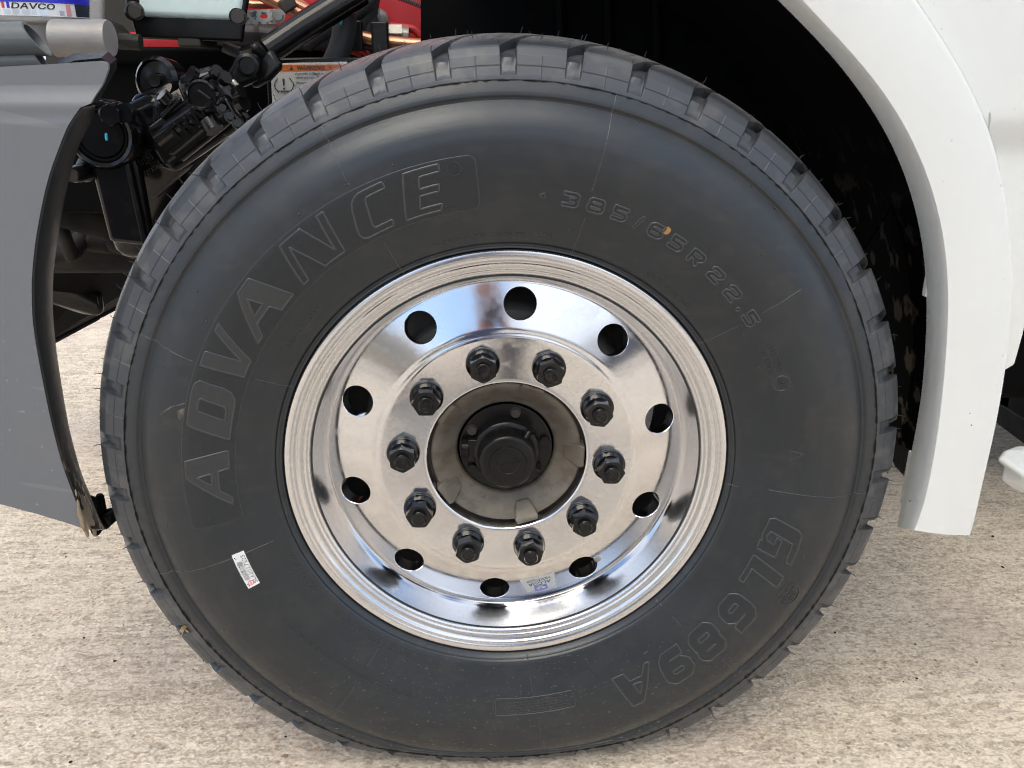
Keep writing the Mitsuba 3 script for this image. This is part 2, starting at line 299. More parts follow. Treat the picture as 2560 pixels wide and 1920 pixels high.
BIG = [
 [[(174.45, 412.6), (172.25, 362), (176.15, 361.1), (176.77, 374.4), (180.89, 374.8), (182.82, 361.7), (184.41, 362.2), (177.73, 412.2)], [(177.75, 399.9), (177.07, 382.3), (179.76, 382.6)]],
 [[(167.39, 411.4), (160.46, 412.4), (159.27, 411.0), (158.67, 406.7), (159.1, 377.2), (159.6, 368.9), (160.7, 362.9), (162.24, 360.9), (169.78, 360.9)], [(164.35, 402.4), (162.23, 402.6), (161.93, 401.1), (162.75, 373.0), (163.44, 369.2), (165.77, 368.6)]],
 [[(155.85, 411.6), (153.16, 411.6), (152.75, 368.4), (149.05, 411), (147.65, 411.5), (151.96, 360), (155.69, 360.0)]],
 [[(141.3, 411), (138.12, 411.7), (135.73, 361.1), (139.61, 360), (140.3, 373.7), (144.46, 373.6), (146.32, 361), (148.0, 361.2)], [(141.24, 398.9), (140.52, 381.1), (143.45, 380.8)]],
 [[(130.5, 411.2), (126.11, 411.2), (123.8, 367.7), (122.65, 411.6), (121.35, 412), (122.52, 360.2), (127.29, 360), (129.46, 403.1), (131.53, 360.4), (132.93, 360.6)]],
 [[(110.63, 411.5), (110.63, 403.8), (114.06, 402.7), (114.42, 399.8), (115.45, 371.1), (115.41, 367.8), (115.09, 366.4), (111.62, 367.1), (112.05, 359.6), (117.42, 359.4), (118.25, 361.9), (118.5, 368.3), (118.3, 374.4), (117.18, 395.9), (116.66, 403.3), (115.85, 408.0), (115.04, 410.4)]],
 [[(107.12, 411.6), (101.28, 412.3), (101.33, 404.1), (104.85, 403.2), (105.34, 389.6), (101.93, 390.1), (102.2, 382.0), (105.65, 381.8), (106.31, 367), (102.21, 367.0), (102.65, 359.6), (109.51, 359.6)]]]
for k, L in enumerate(BIG):
    g = Polygon(pol(L[0]), [pol(x) for x in L[1:]]).buffer(0)
    if k in (1, 5): g = g.buffer(-1.8).buffer(3.2).buffer(-1.4)
    relief(g.buffer(-.4), 'hatched_rubber' if k < 4 else 'panel_rubber', 'letter_face', .0009, fine=6)
    bead(g, 'letter_outline', .0014)
GLA = [[[(348.72, 363.0), (349.22, 369.8), (347.83, 403.4), (346.98, 409.7), (343.65, 412.5), (340.4, 413), (340.54, 405.0), (344.75, 402.4), (345.96, 370.5), (344.89, 367.5), (343.9, 369.3), (343.29, 379.9), (345.01, 380.7), (344.85, 388.2), (340.72, 388.8), (341.26, 361.8), (343.3, 361.2), (343.5, 364.4), (344.33, 361.2)]],
 [[(339.57, 362.3), (337.51, 413.2), (334.93, 413.0), (336.3, 369.8), (332.57, 370.3), (332.68, 362.5)]],
 [[(294.32, 362.6), (297.23, 362.5), (297.84, 375.8), (300.78, 376.2), (302.64, 361.9), (303.88, 363.5), (298.41, 413.7), (295.99, 414.4)], [(298.15, 382.3), (300.14, 383.7), (298.62, 399.7)]]]
def stroke(lines, half): return shapely.union_all([LineString(l).buffer(half, cap_style='flat', join_style='round', resolution=6) for l in lines])
def rect(x0, y0, x1, y1, c=3): return [(x0+c, y0), (x1-c, y0), (x1, y0+c), (x1, y1-c), (x1-c, y1), (x0+c, y1), (x0, y1-c), (x0, y0+c), (x0+c, y0)]
SIX = stroke([[(42, 43.5), (15, 43.5), (9, 37.5), (7.5, 32), (7.5, 14), (13.5, 7.5), (33, 7.5), (39, 13.5), (39, 22), (33, 28), (10, 28)]], 7.4)
EIGHT = stroke([rect(8.5, 28, 39, 43.5, 5), rect(6.5, 7.5, 39.5, 28, 5)], 7.2)
g689 = {326.2: SIX, 316.9: EIGHT, 308.3: affinity.rotate(SIX, 180, origin=(23, 25.5))}
glyphs = [Polygon(pol(L[0]), [pol(x) for x in L[1:]]).buffer(0) for L in GLA]
for a, g in g689.items(): glyphs.append(affinity.translate(affinity.skew(g, xs=6, origin=(23, 25)), -math.radians(a-360)*386-23, 363.0))
for g in glyphs:
    relief(g.buffer(-.4), 'panel_rubber', 'letter_face', .0007, fine=6); bead(g, 'letter_outline', .0014)
NUM = {'3': [[(2.2, 15.3), (15.6, 15.3), (17.6, 13.6), (17.6, 11), (15.4, 8.9), (9.5, 8.9)], [(15.4, 8.9), (17.6, 6.7), (17.6, 4), (15.6, 2.2), (1.8, 2.2)]], '8': [rect(3.2, 8.8, 17, 15.3, 2), rect(2.4, 2.2, 17.8, 8.8, 2)],
       '5': [[(18.6, 15.3), (4, 15.3), (4, 9.4), (15, 9.4), (17.3, 7.4), (17.3, 4.4), (15, 2.2), (2, 2.2)]], '6': [[(17.2, 15.3), (6, 15.3), (2.8, 12.4), (2.8, 4.6), (5, 2.2), (15, 2.2), (17.3, 4.4), (17.3, 6.6), (15, 8.9), (3, 8.9)]],
       'R': [[(3.4, 0), (3.4, 15.3), (15, 15.3), (17.4, 13.2), (17.4, 10.2), (15, 8), (4, 8)], [(9.5, 8), (16, 0)]], '2': [[(2.6, 11.6), (2.8, 13.6), (5, 15.3), (15, 15.3), (17.3, 13.3), (17.3, 11.2), (14.6, 8.9), (6, 7.7), (3, 5.2), (3, 2.2), (18.4, 2.2)]]}
for ch, a in (('3', 78.8), ('8', 73.9), ('5', 69.3), ('6', 61.6), ('5', 57.0), ('R', 52.2), ('2', 46.9), ('2', 41.9), ('5', 35.5)):
    g = affinity.translate(affinity.scale(stroke(NUM[ch], 2.2), 1.14, 1.0, origin=(10, 0)), -math.radians(a)*386-10, 360.4)
    bead(g, 'size_figure', .0012)
bead(LineString(pol([(64.8, 377.2), (65.75, 359.6)])).buffer(1.7, cap_style='flat'), 'size_figure', .0009)
bead(Point(*pol([(38.5, 363)])[0]).buffer(2.6), 'size_figure', .0009)
bead(Polygon(pol([(84.56, 368.9), (83.49, 372.9), (83.51, 365.3)])), 'pointer_mark', .0008)

def glyph_poly(text, height, bold=False):
    """Lettering as a shapely shape in millimetres, from the outline of meshkit.text_mesh."""
    m = meshkit.text_mesh(text, height, 1.0, bold); v, f = np.array(m.vertices), np.array(m.faces)
    low = (np.abs(v[f][:, :, 2]).max(1) < 1e-9)
    return shapely.union_all([Polygon(v[t, :2]) for t in f[low]]).simplify(.04*height/5)
def side_text(text, height, a_mid, r, key='small_lettering', h=.0008, bold=False, spread=1.0, flip=False, mat='ridge_rubber', deg_w=None):
    g = glyph_poly(text, height, bold); x0, y0, x1, y1 = g.bounds
    if deg_w: spread = math.radians(deg_w)*386/(x1-x0)
    g = affinity.scale(affinity.translate(g, -(x0+x1)/2, 0), spread, 1, origin=(0, 0))
    if flip: g = affinity.rotate(g, 180, origin=(0, height/2))
    am = a_mid if a_mid < 190 else a_mid-360
    return relief(affinity.translate(g, -math.radians(am)*386, r), mat, key, h, step=3)
side_text('ALL STEEL RADIAL TYRE   TUBELESS TYRE', 4.2, 96.5, 317.5, deg_w=20); side_text('M+S', 7, 82.3, 318.5, deg_w=3.9); side_text('MADE IN VIETNAM', 4.6, 140, 326, deg_w=12.5)
side_text('STANDARD RIM  11.75', 5, 51, 317, deg_w=12.8); side_text('160 K 20PR', 6.5, 25.9, 371, deg_w=6.4); side_text('AT 130PSI', 6, 25.2, 360.5, deg_w=5.7); side_text('158 L', 7.4, 20.0, 369.0, deg_w=2.3)
side_text('SIDEWALL 1 STEEL   TREAD 5 STEEL', 5, 231.8, 320, deg_w=24); side_text('SINGLE MAX LOAD 4500KG (9920LBS) AT 900KPA (130PSI) COLD', 5, 231.6, 370.5, deg_w=34.5); side_text('DOT  111  00000', 6, 206.8, 317, deg_w=12); side_text('REINFORCED', 5.4, 275.3, 317, deg_w=6.7)
bead(Point(*pol([(20.1, 371.8)])[0]).buffer(10.5, resolution=24), 'load_ring', .0007)
bead(Polygon(pol([(4.93, 373.0), (4.24, 389.5), (2.64, 372.8)])), 'pointer_mark', .0007)
q = affinity.translate(Point(0, 0).buffer(15.5, resolution=30), -math.radians(334.5-360)*386, 434.5)
relief(shapely.union_all([outline(q, .45), LineString([(q.centroid.x-15, 434.5), (q.centroid.x+15, 434.5)]).buffer(.4)]), 'ridge_rubber', 'check_mark', .0008)
side_text('QC', 7, 334.5, 438, 'check_mark', .0008); side_text('VN CC', 6, 334.5, 425.5, 'check_mark', .0008)
side_text('R', 7, 98.9, 400.9, 'letter_outline', .0017); relief(outline(Point(*pol([(98.95, 404.4)])[0]).buffer(7.6, resolution=20), .55), 'ridge_rubber', 'letter_outline', .0017)
bx_ = sector(266.8-360, 284.7-360, 360, 384.2, 3.5); bead(bx_, 'notice_frame', .0008)
rows = []
for j in range(5):
    xs = np.arange(bx_.bounds[0]+8, bx_.bounds[2]-6, 1.0); y = 364.5+j*3.9; i = 0
    while i < len(xs)-8:
        w = int(rng.integers(3, 8)); rows.append(sbox(xs[i], y, xs[min(i+w, len(xs)-1)], y+1.5)); i += w+1
relief(MultiPolygon(rows), 'ridge_rubber', 'notice_lines', .0006, step=None)
# mould vents: radial hair ribs every 40 degrees, broken where letters stand
RIBS = [(35.3, 438, 385), (35.2, 354, 301), (75.5, 494, 384), (75.0, 353, 301), (115.5, 493, 422), (115.4, 347, 298), (155.7, 493, 421), (155.6, 349, 301), (196.0, 436, 331), (196.0, 494, 436), (235.5, 357, 330), (235.4, 494, 391), (275.4, 354, 329), (276.3, 431, 390), (276.6, 494, 431), (315.2, 352, 331), (316.1, 494, 424), (355.4, 494, 352), (354.6, 315, 301), (315.0, 312, 301), (275.2, 310, 301)]
for a, r1, r0 in RIBS:
    aa = a if a < 190 else a-360; c = -math.radians(aa)*386; w = [(c+.35*math.sin(r/30+a), r) for r in np.arange(r0, r1+1, 6)]+[(c, r1)]
    knobs = [Point(c, r0+2).buffer(.7), *(Point(c, r).buffer(.7) for r in ((r0+r1)/2, 475) if r0 < r < r1)]
    bead([LineString(w), *knobs], 'mould_rib', .00062)
nubs = []
for k in range(46):
    a, r = rng.uniform(0, 2*PI), rng.choice([.332, .352, .425, .435, .452, .474]); c = on_side(np.array(a), np.array(r), np.array(.0004))
    s = trimesh.creation.icosphere(1, rng.uniform(.0009, .0015)); s.apply_translation(c); nubs.append(s)
put(W+'vent_nubs', cat(nubs), 'ridge_rubber', True, kind='stuff')
# the torn line of mould flash where tread rubber meets sidewall
n = 1400; t = np.linspace(0, 2*PI, n, endpoint=False); hh = .0006+.0022*np.clip(meshkit.fbm(np.stack([t*90, t*0+3, t*0], -1), 3, 5)*2-.55, 0, 1); jit = .0009*(meshkit.fbm(np.stack([t*70, t*0+8, t*0], -1), 3, 2)-.5)
G = np.stack([np.stack([(.4947+jit+o)*np.cos(t), prof(.4947)-(hh if k in (1, 2) else 0*hh-.001), (.4947+jit+o)*np.sin(t)], -1) for k, o in enumerate((-.0008, -.0003, .0003, .0008))], 1)
put(W+'mould_flash', grid_mesh(squash(G), wrap=True), 'thread_rubber', False)

# ------------------------------------------------------------------ tread: 43 shoulder blocks, each with half of its grooves
NB, PITCH_A = 43, 2*PI/43; TH0 = math.radians(89.93)
ctrl = np.array([(.4945, -.0166, 0), (.4985, -.0156, 0), (.4995, -.0153, .02), (.5085, -.0121, .10), (.5090, -.0119, .1), (.5100, -.0115, .1), (.5105, -.0113, .12), (.5205, -.0075, .25), (.5215, -.0070, .3), (.5290, -.0012, .45), (.5305, .0004, .5), (.5320, .0022, .62), (.5375, .016, .9), (.5425, .040, 1), (.5460, .075, 1), (.5470, .115, 1), (.5472, .155, 1), (.5470, .195, 1), (.5460, .235, 1), (.5425, .27, 1), (.532, .308, 1), (.50, .326, 1)])
sv = np.unique(np.r_[np.arange(len(ctrl)), np.linspace(0, len(ctrl)-1, 64)])
cs = np.stack([np.interp(sv, np.arange(len(ctrl)), ctrl[:, k]) for k in range(3)], -1)
lev = cs[:, 1]                                  # y of each profile row
us = np.unique(np.r_[np.linspace(-.13, .87, 41), [-.125, -.11, -.095, .095, .11, .125, .140, .86, .492, .496, .5, .504, .508, .485, .515, .62, .605, .635, .612, .628]])
def block(k):
    U, S = np.meshgrid(us, np.arange(len(cs)), indexing='ij'); r, y, a = cs[S, 0], cs[S, 1], cs[S, 2]
    crown = np.clip(y/.014, 0, 1); hw = .125-.055*crown
    V = U.copy(); V = np.where(np.abs(U) <= .125, U*hw/.125, U); V = np.where((U > .125), 1-hw-(.875-U)*(1-2*hw)/.75, V)   # warp so that the groove narrows on the crown
    wall = np.clip((.125-np.abs(U))/.016, 0, 1)
    bot = .4990+.0028*(1-np.clip(np.abs(U)/.1, 0, 1))               # peaked foot of the pocket
    foot = np.clip((r-bot)/.0012, 0, 1); foot = np.where(y > .0005, 1, foot)
    depth = .0030+.0060*np.clip((r-.500)/.029, 0, 1)**1.2; depth = np.where(r > .5101, depth+.0015, depth)
    depth -= np.where(y < .003, .0020*np.exp(-((r-.5195)/.006)**2-(U/.09)**4), 0)
    depth = np.where(y > .003, .0090+.0035*np.clip((y-.003)/.03, 0, 1), depth)
    inland = np.clip((.10-y)/.02, 0, 1); depth = np.where(y > .06, .0125*inland+.006*(1-inland), depth)
    d = wall*foot*depth
    lug = 1-np.clip((.128-np.abs(U))/.006, 0, 1)
    d += lug*.0008*np.exp(-((r-.5095)/.00055)**2)*(y < 0)             # fine line round the lug
    d -= lug*.0006*np.exp(-((U-.5)/.0055)**2)*(y < -.0074)            # hair rib up the middle
    d -= .0007*np.exp(-((np.abs(U)-.132)/.006)**2)*foot*(r > .4985)*(y < 0)
    d += .0035*np.exp(-((U-.62)/.007)**2)*np.clip((y-.016)/.004, 0, 1)*np.clip((.075-y)/.01, 0, 1)   # sipe
    dy = np.cos(a*PI/2); drr = -np.sin(a*PI/2)
    R, Y = r+d*drr, y+d*dy
    thn = TH0-(V+k)*PITCH_A-np.clip(y, 0, .1)*8.0*PITCH_A
    return grid_mesh(squash(np.stack([R*np.cos(thn), Y, R*np.sin(thn)], -1)))
for k in range(NB): put(W+'tread_block', block(k), 'tread_rubber', 32)
# little rubber hairs left by the mould
hairs = []
for k in range(NB):
    for u, rI, yI, ln in ((.135, .531, .001, .008), (.865, .531, .001, .0085), (.30, .5400, .026, .007), (.72, .5440, .050, .008), (.45, .5470, .10, .007), (.9, .5470, .12, .006), (.2, .5472, .155, .006)):
        if rng.random() < .25: continue
        a = TH0-(u+k)*PITCH_A-max(yI, 0)*8*PITCH_A; d = np.array([math.cos(a), 0, math.sin(a)]); side = np.array([-d[2], 0, d[0]])
        p0 = d*rI+[0, yI, 0]; e = p0+(d+side*rng.normal(0, .22)+np.array([0, rng.normal(-.1, .15), 0]))*ln*rng.uniform(.6, 1.25)
        if (p0[2] < -.47): continue
        P = np.array([p0-d*.001, (p0+e)/2+side*rng.normal(0, .0006), e]); P = squash(P); hairs.append(tube(P, [.0006, .0005, .00035], 5, cap=False))
put(W+'rubber_hairs', cat(hairs), 'thread_rubber', True, kind='stuff')

# marks on the sidewall
def flat_mark(poly, mat, key, h, **k): return relief(poly, mat, key, h, base=h-.00025, step=2, fine=5, **k)
flat_mark(affinity.scale(Point(*pol([(60.0, 375.6)])[0]).buffer(4.6, resolution=16), 1, 1.05), 'ochre_mark', 'balance_dot', .0004, label='round ochre paint dot on the tyre')
sm = Polygon(pol([(165.2, 425), (163.9, 413.5), (165.6, 416), (166.6, 421)])); flat_mark(sm.buffer(.8), 'faint_mud', 'mud_smear', .0004); flat_mark(LineString(pol([(163.4, 418), (164.6, 433), (166.4, 445)])).buffer(.9), 'faint_mud', 'mud_smear', .0003)
c0 = pol([(195.24-360, 383.6), (195.19-360, 367.6), (203.5-360, 368.8), (203.45-360, 385.0)])
flat_mark(Polygon(c0).buffer(-.8).buffer(.8), 'label_white', 'barcode_sticker', .0010, label='small white barcode sticker with a pink stamp')
o = c0[1]; ex = (c0[2]-c0[1])/np.linalg.norm(c0[2]-c0[1]); ey = np.array([ex[1]*-1, ex[0]])
if np.dot(ey, c0[0]-c0[1]) < 0: ey = -ey
WL = np.linalg.norm(c0[2]-c0[1]); HL = np.linalg.norm(c0[0]-c0[1])
def loc(g, x, y): return affinity.affine_transform(g, [ex[0], ey[0], ex[1], ey[1], o[0]+ex[0]*x+ey[0]*y, o[1]+ex[1]*x+ey[1]*y])
gt = glyph_poly('SL62017123', 5.2); s_ = (WL-9)/(gt.bounds[2]-gt.bounds[0])
# the number runs head to foot as in the photograph: its S is at the lower end, tops towards the barcode
gt = affinity.translate(affinity.scale(gt, -s_, 1.0, origin=(0, 0)), 0, 0); gt = affinity.translate(gt, -gt.bounds[0], -gt.bounds[1])
flat_mark(loc(gt, 5.5, 1.2), 'black_print', 'sticker_print', .0013)
bars, x = [], 14.0
while x < WL-13:
    w = rng.choice([.35, .5, .8, .35]); bars.append(sbox(x, 7.6, x+w, 14.2)); x += w+rng.choice([.5, .7, 1.0])
flat_mark(shapely.union_all([loc(b, 0, 0) for b in bars]+[loc(Point(9, 13).buffer(.8), 0, 0), loc(Point(6.3, 14).buffer(.8), 0, 0), loc(Point(WL-6, 14).buffer(.8), 0, 0), loc(Point(WL-3.4, 13.4).buffer(.8), 0, 0)]), 'black_print', 'sticker_print', .0013)
flat_mark(loc(outline(Point(WL-6.5, 9.5).buffer(3.4), .8).union(sbox(WL-9, 8.3, WL-4.4, 10.6)), 0, 0), 'pink_print', 'sticker_stamp', .0012)

# ------------------------------------------------------------------ rim
def arc(c, r, a0, a1, n=9): return [(c[0]+r*math.cos(a), c[1]+r*math.sin(a)) for a in np.radians(np.linspace(a0, a1, n))]
front = [(.1104, .062), (.1104, .0360), (.1112, .0348), (.1124, .0340), (.1140, .0336)] + [(r, .0336) for r in np.linspace(.118, .172, 12)]
front += [(.1745, .03365), (.1765, .0339), (.1782, .0344), (.1795, .0348), (.1812, .0351), (.1832, .0353), (.186, .0357)]
front += [(r, .0357+(r-.186)*.275) for r in np.linspace(.189, .2440, 14)]
front += [(.2452, .0520), (.2462, .0524), (.2474, .0525), (.2486, .0521), (.2497, .0510), (.2508, .0486), (.2518, .0470), (.2528, .0450), (.2540, .0420)]
front += [(r, y) for r, y in zip(np.linspace(.2550, .2645, 9), np.linspace(.0390, .0120, 9))]
front += [(.2652, .0104), (.2662, .0092), (.2675, .0084), (.2690, .0080), (.2702, .0079), (.2712, .0074), (.2720, .0066), (.2728, .0060), (.2740, .0057), (.2765, .0052), (.2785, .0045), (.2800, .0035), (.2812, .0022), (.2822, .0014), (.2836, .0010), (.2850, .0010), (.2862, .0006), (.2874, -.0002), (.2890, -.0008), (.2915, -.0010), (.2945, -.0008), (.2965, -.0002), (.2978, .0010), (.2984, .0028), (.2984, .0075)]
back = [(.2925, .010), (.2862, .016), (.2845, .05), (.275, .075), (.264, .095), (.2600, .12), (.259, .25), (.278, .29), (.2984, .302), (.2960, .308), (.272, .300), (.252, .25), (.251, .10), (.248, .080), (.240, .072), (.222, .0655), (.190, .0585), (.176, .0570), (.115, .0570)]
rim = man(lathe(front+back, 288, closed=True))
if rim.volume() < 0: rim = man(trimesh.Trimesh(tm(rim).vertices, tm(rim).faces[:, ::-1], process=False))
HOLE_A = [math.radians(85.2-36*i) for i in range(10)]; ca = math.atan(.275)
for a in HOLE_A:
    d = np.array([math.cos(a), 0, math.sin(a)]); ax = np.array([0, math.cos(ca), 0])-d*math.sin(ca); ctr = d*.2185+np.array([0, .0446, 0])
    cy = m3.Manifold.cylinder(.12, .0214, .0214, 56).translate((0, 0, -.05)) + m3.Manifold.cylinder(.0046, .0254, .0214, 56).translate((0, 0, -.0036))
    M = frame(ax, ctr); rim = rim - cy.transform(M[:3])
rm = tm(rim); rm.apply_translation((0, 0, H))
put(W+'rim', rm, 'polished', 24, label='mirror-polished aluminium rim with ten round hand holes')
RH = H
def wp(r, a, y): return np.array([r*math.cos(a), y, r*math.sin(a)+H])
AX = np.array([0, -1.0, 0])
for i in range(10):
    a = math.radians(102.87-36*i); c = wp(.14288, a, 0)
    flange = turned([(0, 0), (.0222, 0), (.0228, .0012), (.0228, .0045), (.0219, .0062), (.0192, .0088), (.0178, .0100), (0, .0100)], AX, c+[0, .0335, 0], 48)
    hx = hexhead(.0325, .0215, AX, c+[0, .0270, 0], rng.uniform(0, PI))
    rim_letters = [turned([(0, 0), (.0007, 0), (.0007, .0006), (0, .0006)], AX, c+np.array([.0131*math.cos(q), .00555, .0131*math.sin(q)]), 5) for q in np.radians(np.arange(20, 340, 14)) if rng.random() < .6]
    put(W+'lug_nut', cat([flange, hx]+rim_letters), 'nut_black', 30)
    stud = turned([(0, 0), (.0100, 0), (.0100, .0050), (.0093, .0056), (.0098, .0062), (.0098, .0074), (.0088, .0088), (.0072, .0090), (.0068, .0082), (0, .0080)], AX, c+[0, .0063, 0], 36)
    dots = [turned([(0, 0), (.0014, 0), (.0010, .0008), (0, .0009)], AX, c+np.array([.0028*math.cos(q), -.0017, .0028*math.sin(q)]), 10) for q in (rng.uniform(0, PI)+np.array([0, 2.6]))]
    put(W+'wheel_stud', cat([stud]+dots), 'nut_black', 30)

# ------------------------------------------------------------------ hub, seen through the bore
hubm = lathe([(.1055, .075), (.1055, .0520), (.1048, .0495), (.1030, .0485), (.0995, .0492), (.094, .0525), (.087, .0575), (.080, .0630), (.0740, .0665), (.0705, .0685), (.0690, .072), (.0690, .08)], 160); hubm.apply_translation((0, 0, H)); put(W+'hub', hubm, 'hub_cast', 40, label='brown cast hub bowl inside the bore')
ringm = lathe([(.1102, .0600), (.1052, .0606)], 128); ringm.apply_translation((0, 0, H)); put(W+'hub_seat', ringm, 'dark_iron')
for k in range(5):
    a = math.radians(-74+72*k); d = np.array([math.cos(a), 0, math.sin(a)]); s = np.array([-d[2], 0, d[0]]); c = d*.1; c = np.array([c[0], 0, c[2]+H])
    pts = [c+d*o+s*w+np.array([0, y, 0]) for (o, w, y) in ((.0065, .0135, .0405), (.0065, -.0135, .0405), (.0028, .0150, .0425), (.0028, -.0150, .0425), (-.0085, .0125, .0540), (-.0085, -.0125, .0540), (-.0160, .008, .0605), (-.0160, -.008, .0605), (.0065, .0155, .0585), (.0065, -.0155, .0585))]
    put(W+'pilot_pad', hull(pts, .0022), 'hub_cast', 40)
for txt, a, sgn in (('J COMET', -123, 1), ('PM 04', -121, -1), ('0001MIN', -48, 1)):
    g = prism(glyph_poly(txt, 7.0), .8, 2); v = np.array(g.vertices)/1000; w_ = v[:, 0].max(); rr0 = .088 if sgn > 0 else .0765; th_ = math.radians(a)-(v[:, 0]-w_/2)/.08; r_ = rr0+v[:, 1]
    yy = np.interp(r_, [.0705, .074, .080, .087, .094, .0995], [.0685, .0665, .063, .0575, .0525, .0492])-v[:, 2]*.9
    g.vertices = np.stack([r_*np.cos(th_), yy, r_*np.sin(th_)+H], -1); put(W+'hub_marks', g, 'hub_cast')
pl = lathe([(.001, .0690), (.0640, .0690), (.0658, .0698), (.0662, .0720), (.0662, .08)], 96); pl.apply_translation((0, 0, H)); put(W+'hub_plate', pl, 'cap_black', 40)
for deg in (76, 148.5, 211, 313.5, 11.8):
    a = math.radians(deg); c = wp(.0560, a, .0690)
    put(W+'plate_bolt', cat([turned([(0, 0), (.0078, 0), (.0078, .0012), (0, .0012)], AX, c, 28), hexhead(.0118, .0062, AX, c+[0, -.0012, 0], a)]), 'dark_iron' if deg in (76, 148.5) else 'cap_black', 30)
cap = lathe([(.0480, .0695), (.0476, .0560), (.0466, .0500), (.0440, .0478), (.0412, .0472), (.0408, .0440), (.0404, .0260), (.0396, .0215), (.0372, .0186), (.0335, .0174), (.0255, .0172), (.0250, .0165), (.0246, .0148), (.0238, .0143), (.0150, .0143), (.0144, .0148), (.0006, .0148)], 120); cap.apply_translation((0, 0, H))
ear = hull([wp(.041, math.radians(52), .030), wp(.049, math.radians(52), .034), wp(.041, math.radians(52), .052), wp(.048, math.radians(40), .052)], .003)
ear2 = hull([wp(.043, math.radians(-28), .040), wp(.052, math.radians(-28), .042), wp(.050, math.radians(-22), .056)], .003)
put(W+'oil_cap', cat([cap, ear, ear2]), 'cap_black', 34, label='black oil cap on the hub')
sp = shapely.union_all([Polygon([(-11.5, -2.2), (-4, .9), (-3, 2), (3, 2.4), (4.5, 1.3), (11.5, 2.6), (11, 1.2), (4, -1.2), (2.5, -2.1), (-3, -2.4), (-5, -1.4)]), Point(0, 0).buffer(2.9)]).union(outline(Point(4, -12).buffer(1.5), .4)).union(outline(Point(11, 7).buffer(.8), .3))
e = prism(sp, .7, None); v = np.array(e.vertices)/1000; e.vertices = np.stack([v[:, 0], .0150-v[:, 2], v[:, 1]+H], -1); put(W+'cap_emblem', e, 'cap_black')
if True:
    c = wp(.0585, math.radians(176), .0600); plug = [turned([(0, -.006), (.0125, -.006), (.0131, -.0050), (.0131, .0040), (.0122, .0052), (0, .0052)], (-1, 0, 0), c, 40)]
    plug += [tube([c+np.array([.005, 0, 0])+.0131*np.array([0, math.cos(q), math.sin(q)]), c+np.array([-.0045, 0, 0])+.0131*np.array([0, math.cos(q), math.sin(q)])], .00055, 5) for q in np.linspace(0, 2*PI, 40, endpoint=False)]
    plug.append(rbox((.016, .022, .034), c+[.0125, .001, 0], .002)); put(W+'fill_plug', cat(plug), 'cap_black', 30)
# brake drum and the dark inside of the wheel
dm = lathe([(.10, .085), (.175, .085), (.196, .092), (.203, .105), (.203, .28), (.215, .285), (.215, .30), (.08, .302)], 120); dm.apply_translation((0, 0, H)); put(W+'brake_drum', dm, 'drum_grey', 40)
shield = lathe([(.05, .318), (.252, .318), (.254, .305)], 96); shield.apply_translation((0, 0, H)); put(W+'backing_plate', shield, 'drum_grey', 40)
a = math.radians(-51.2); vs = wp(.2195, a, .05)
put(W+'valve_stem', cat([tube([vs+[-.004, -.003, -.001], vs+[-.004, .012, -.002], vs+[-.008, .04, -.006]], [.0042, .0042, .0042], 16), turned([(0, -.004), (.0056, -.004), (.0058, .009), (.0050, .0105), (.0034, .0108), (.003, .0112), (0, .0112)], AX, vs+[-.004, .004, -.001], 20)]), 'dull_steel', 30, label='pale valve stem behind a hand hole')
# decal on the disc
def on_disc(poly, a_mid, r_mid, h, mat, key, **k):
    m = prism(poly, .0001*1000, 2, 4); v = np.array(m.vertices)/1000; r_ = r_mid+v[:, 1]; t_ = a_mid-v[:, 0]/r_mid
    y = np.interp(r_, [.186, .244], [.0357, .05165])-h-v[:, 2]; m.vertices = np.stack([r_*np.cos(t_), y, r_*np.sin(t_)+H], -1); return put(W+key, m, mat, **k)
am = math.radians(-77.0)
on_disc(Polygon([(-27, -15), (30, -15), (20, 15), (-20, 15)]).buffer(-1).buffer(1), am, .2165, .0002, 'decal_film', 'rim_decal', label='pale rim decal with a blue square logo and maker lettering')
lg = affinity.translate(sbox(-9.5, -5.5, 9.5, 5.5).buffer(-2).buffer(2), 0, 9.2).difference(affinity.translate(Polygon([(-7.5, 1.2), (-4.6, 4.0), (-.2, .9), (3.8, 4.0), (7.6, .8), (0, -4.4)]).difference(Polygon([(-2.4, -.9), (0, .3), (2.4, -.9), (0, -2)])), 0, 9.2))
on_disc(lg, am, .2165, .0004, 'decal_blue', 'decal_logo')
for s_, hh_, yy_, ww_ in (('ALCOA', 5.6, -2.8, 34), ('HIGH POLISH', 4.6, -9.6, 36)):
    g = glyph_poly(s_, hh_, True); g = affinity.translate(affinity.scale(g, ww_/(g.bounds[2]-g.bounds[0]), 1, origin=(0, 0)), -ww_/2, yy_); on_disc(g, am, .2165, .0004, 'label_dark', 'decal_lettering')

# ------------------------------------------------------------------ the truck around the wheel
K = 'truck__'
def curve(pts, Y, n): return spline(at(np.array(pts)[:, 0], np.array(pts)[:, 1], Y), n)
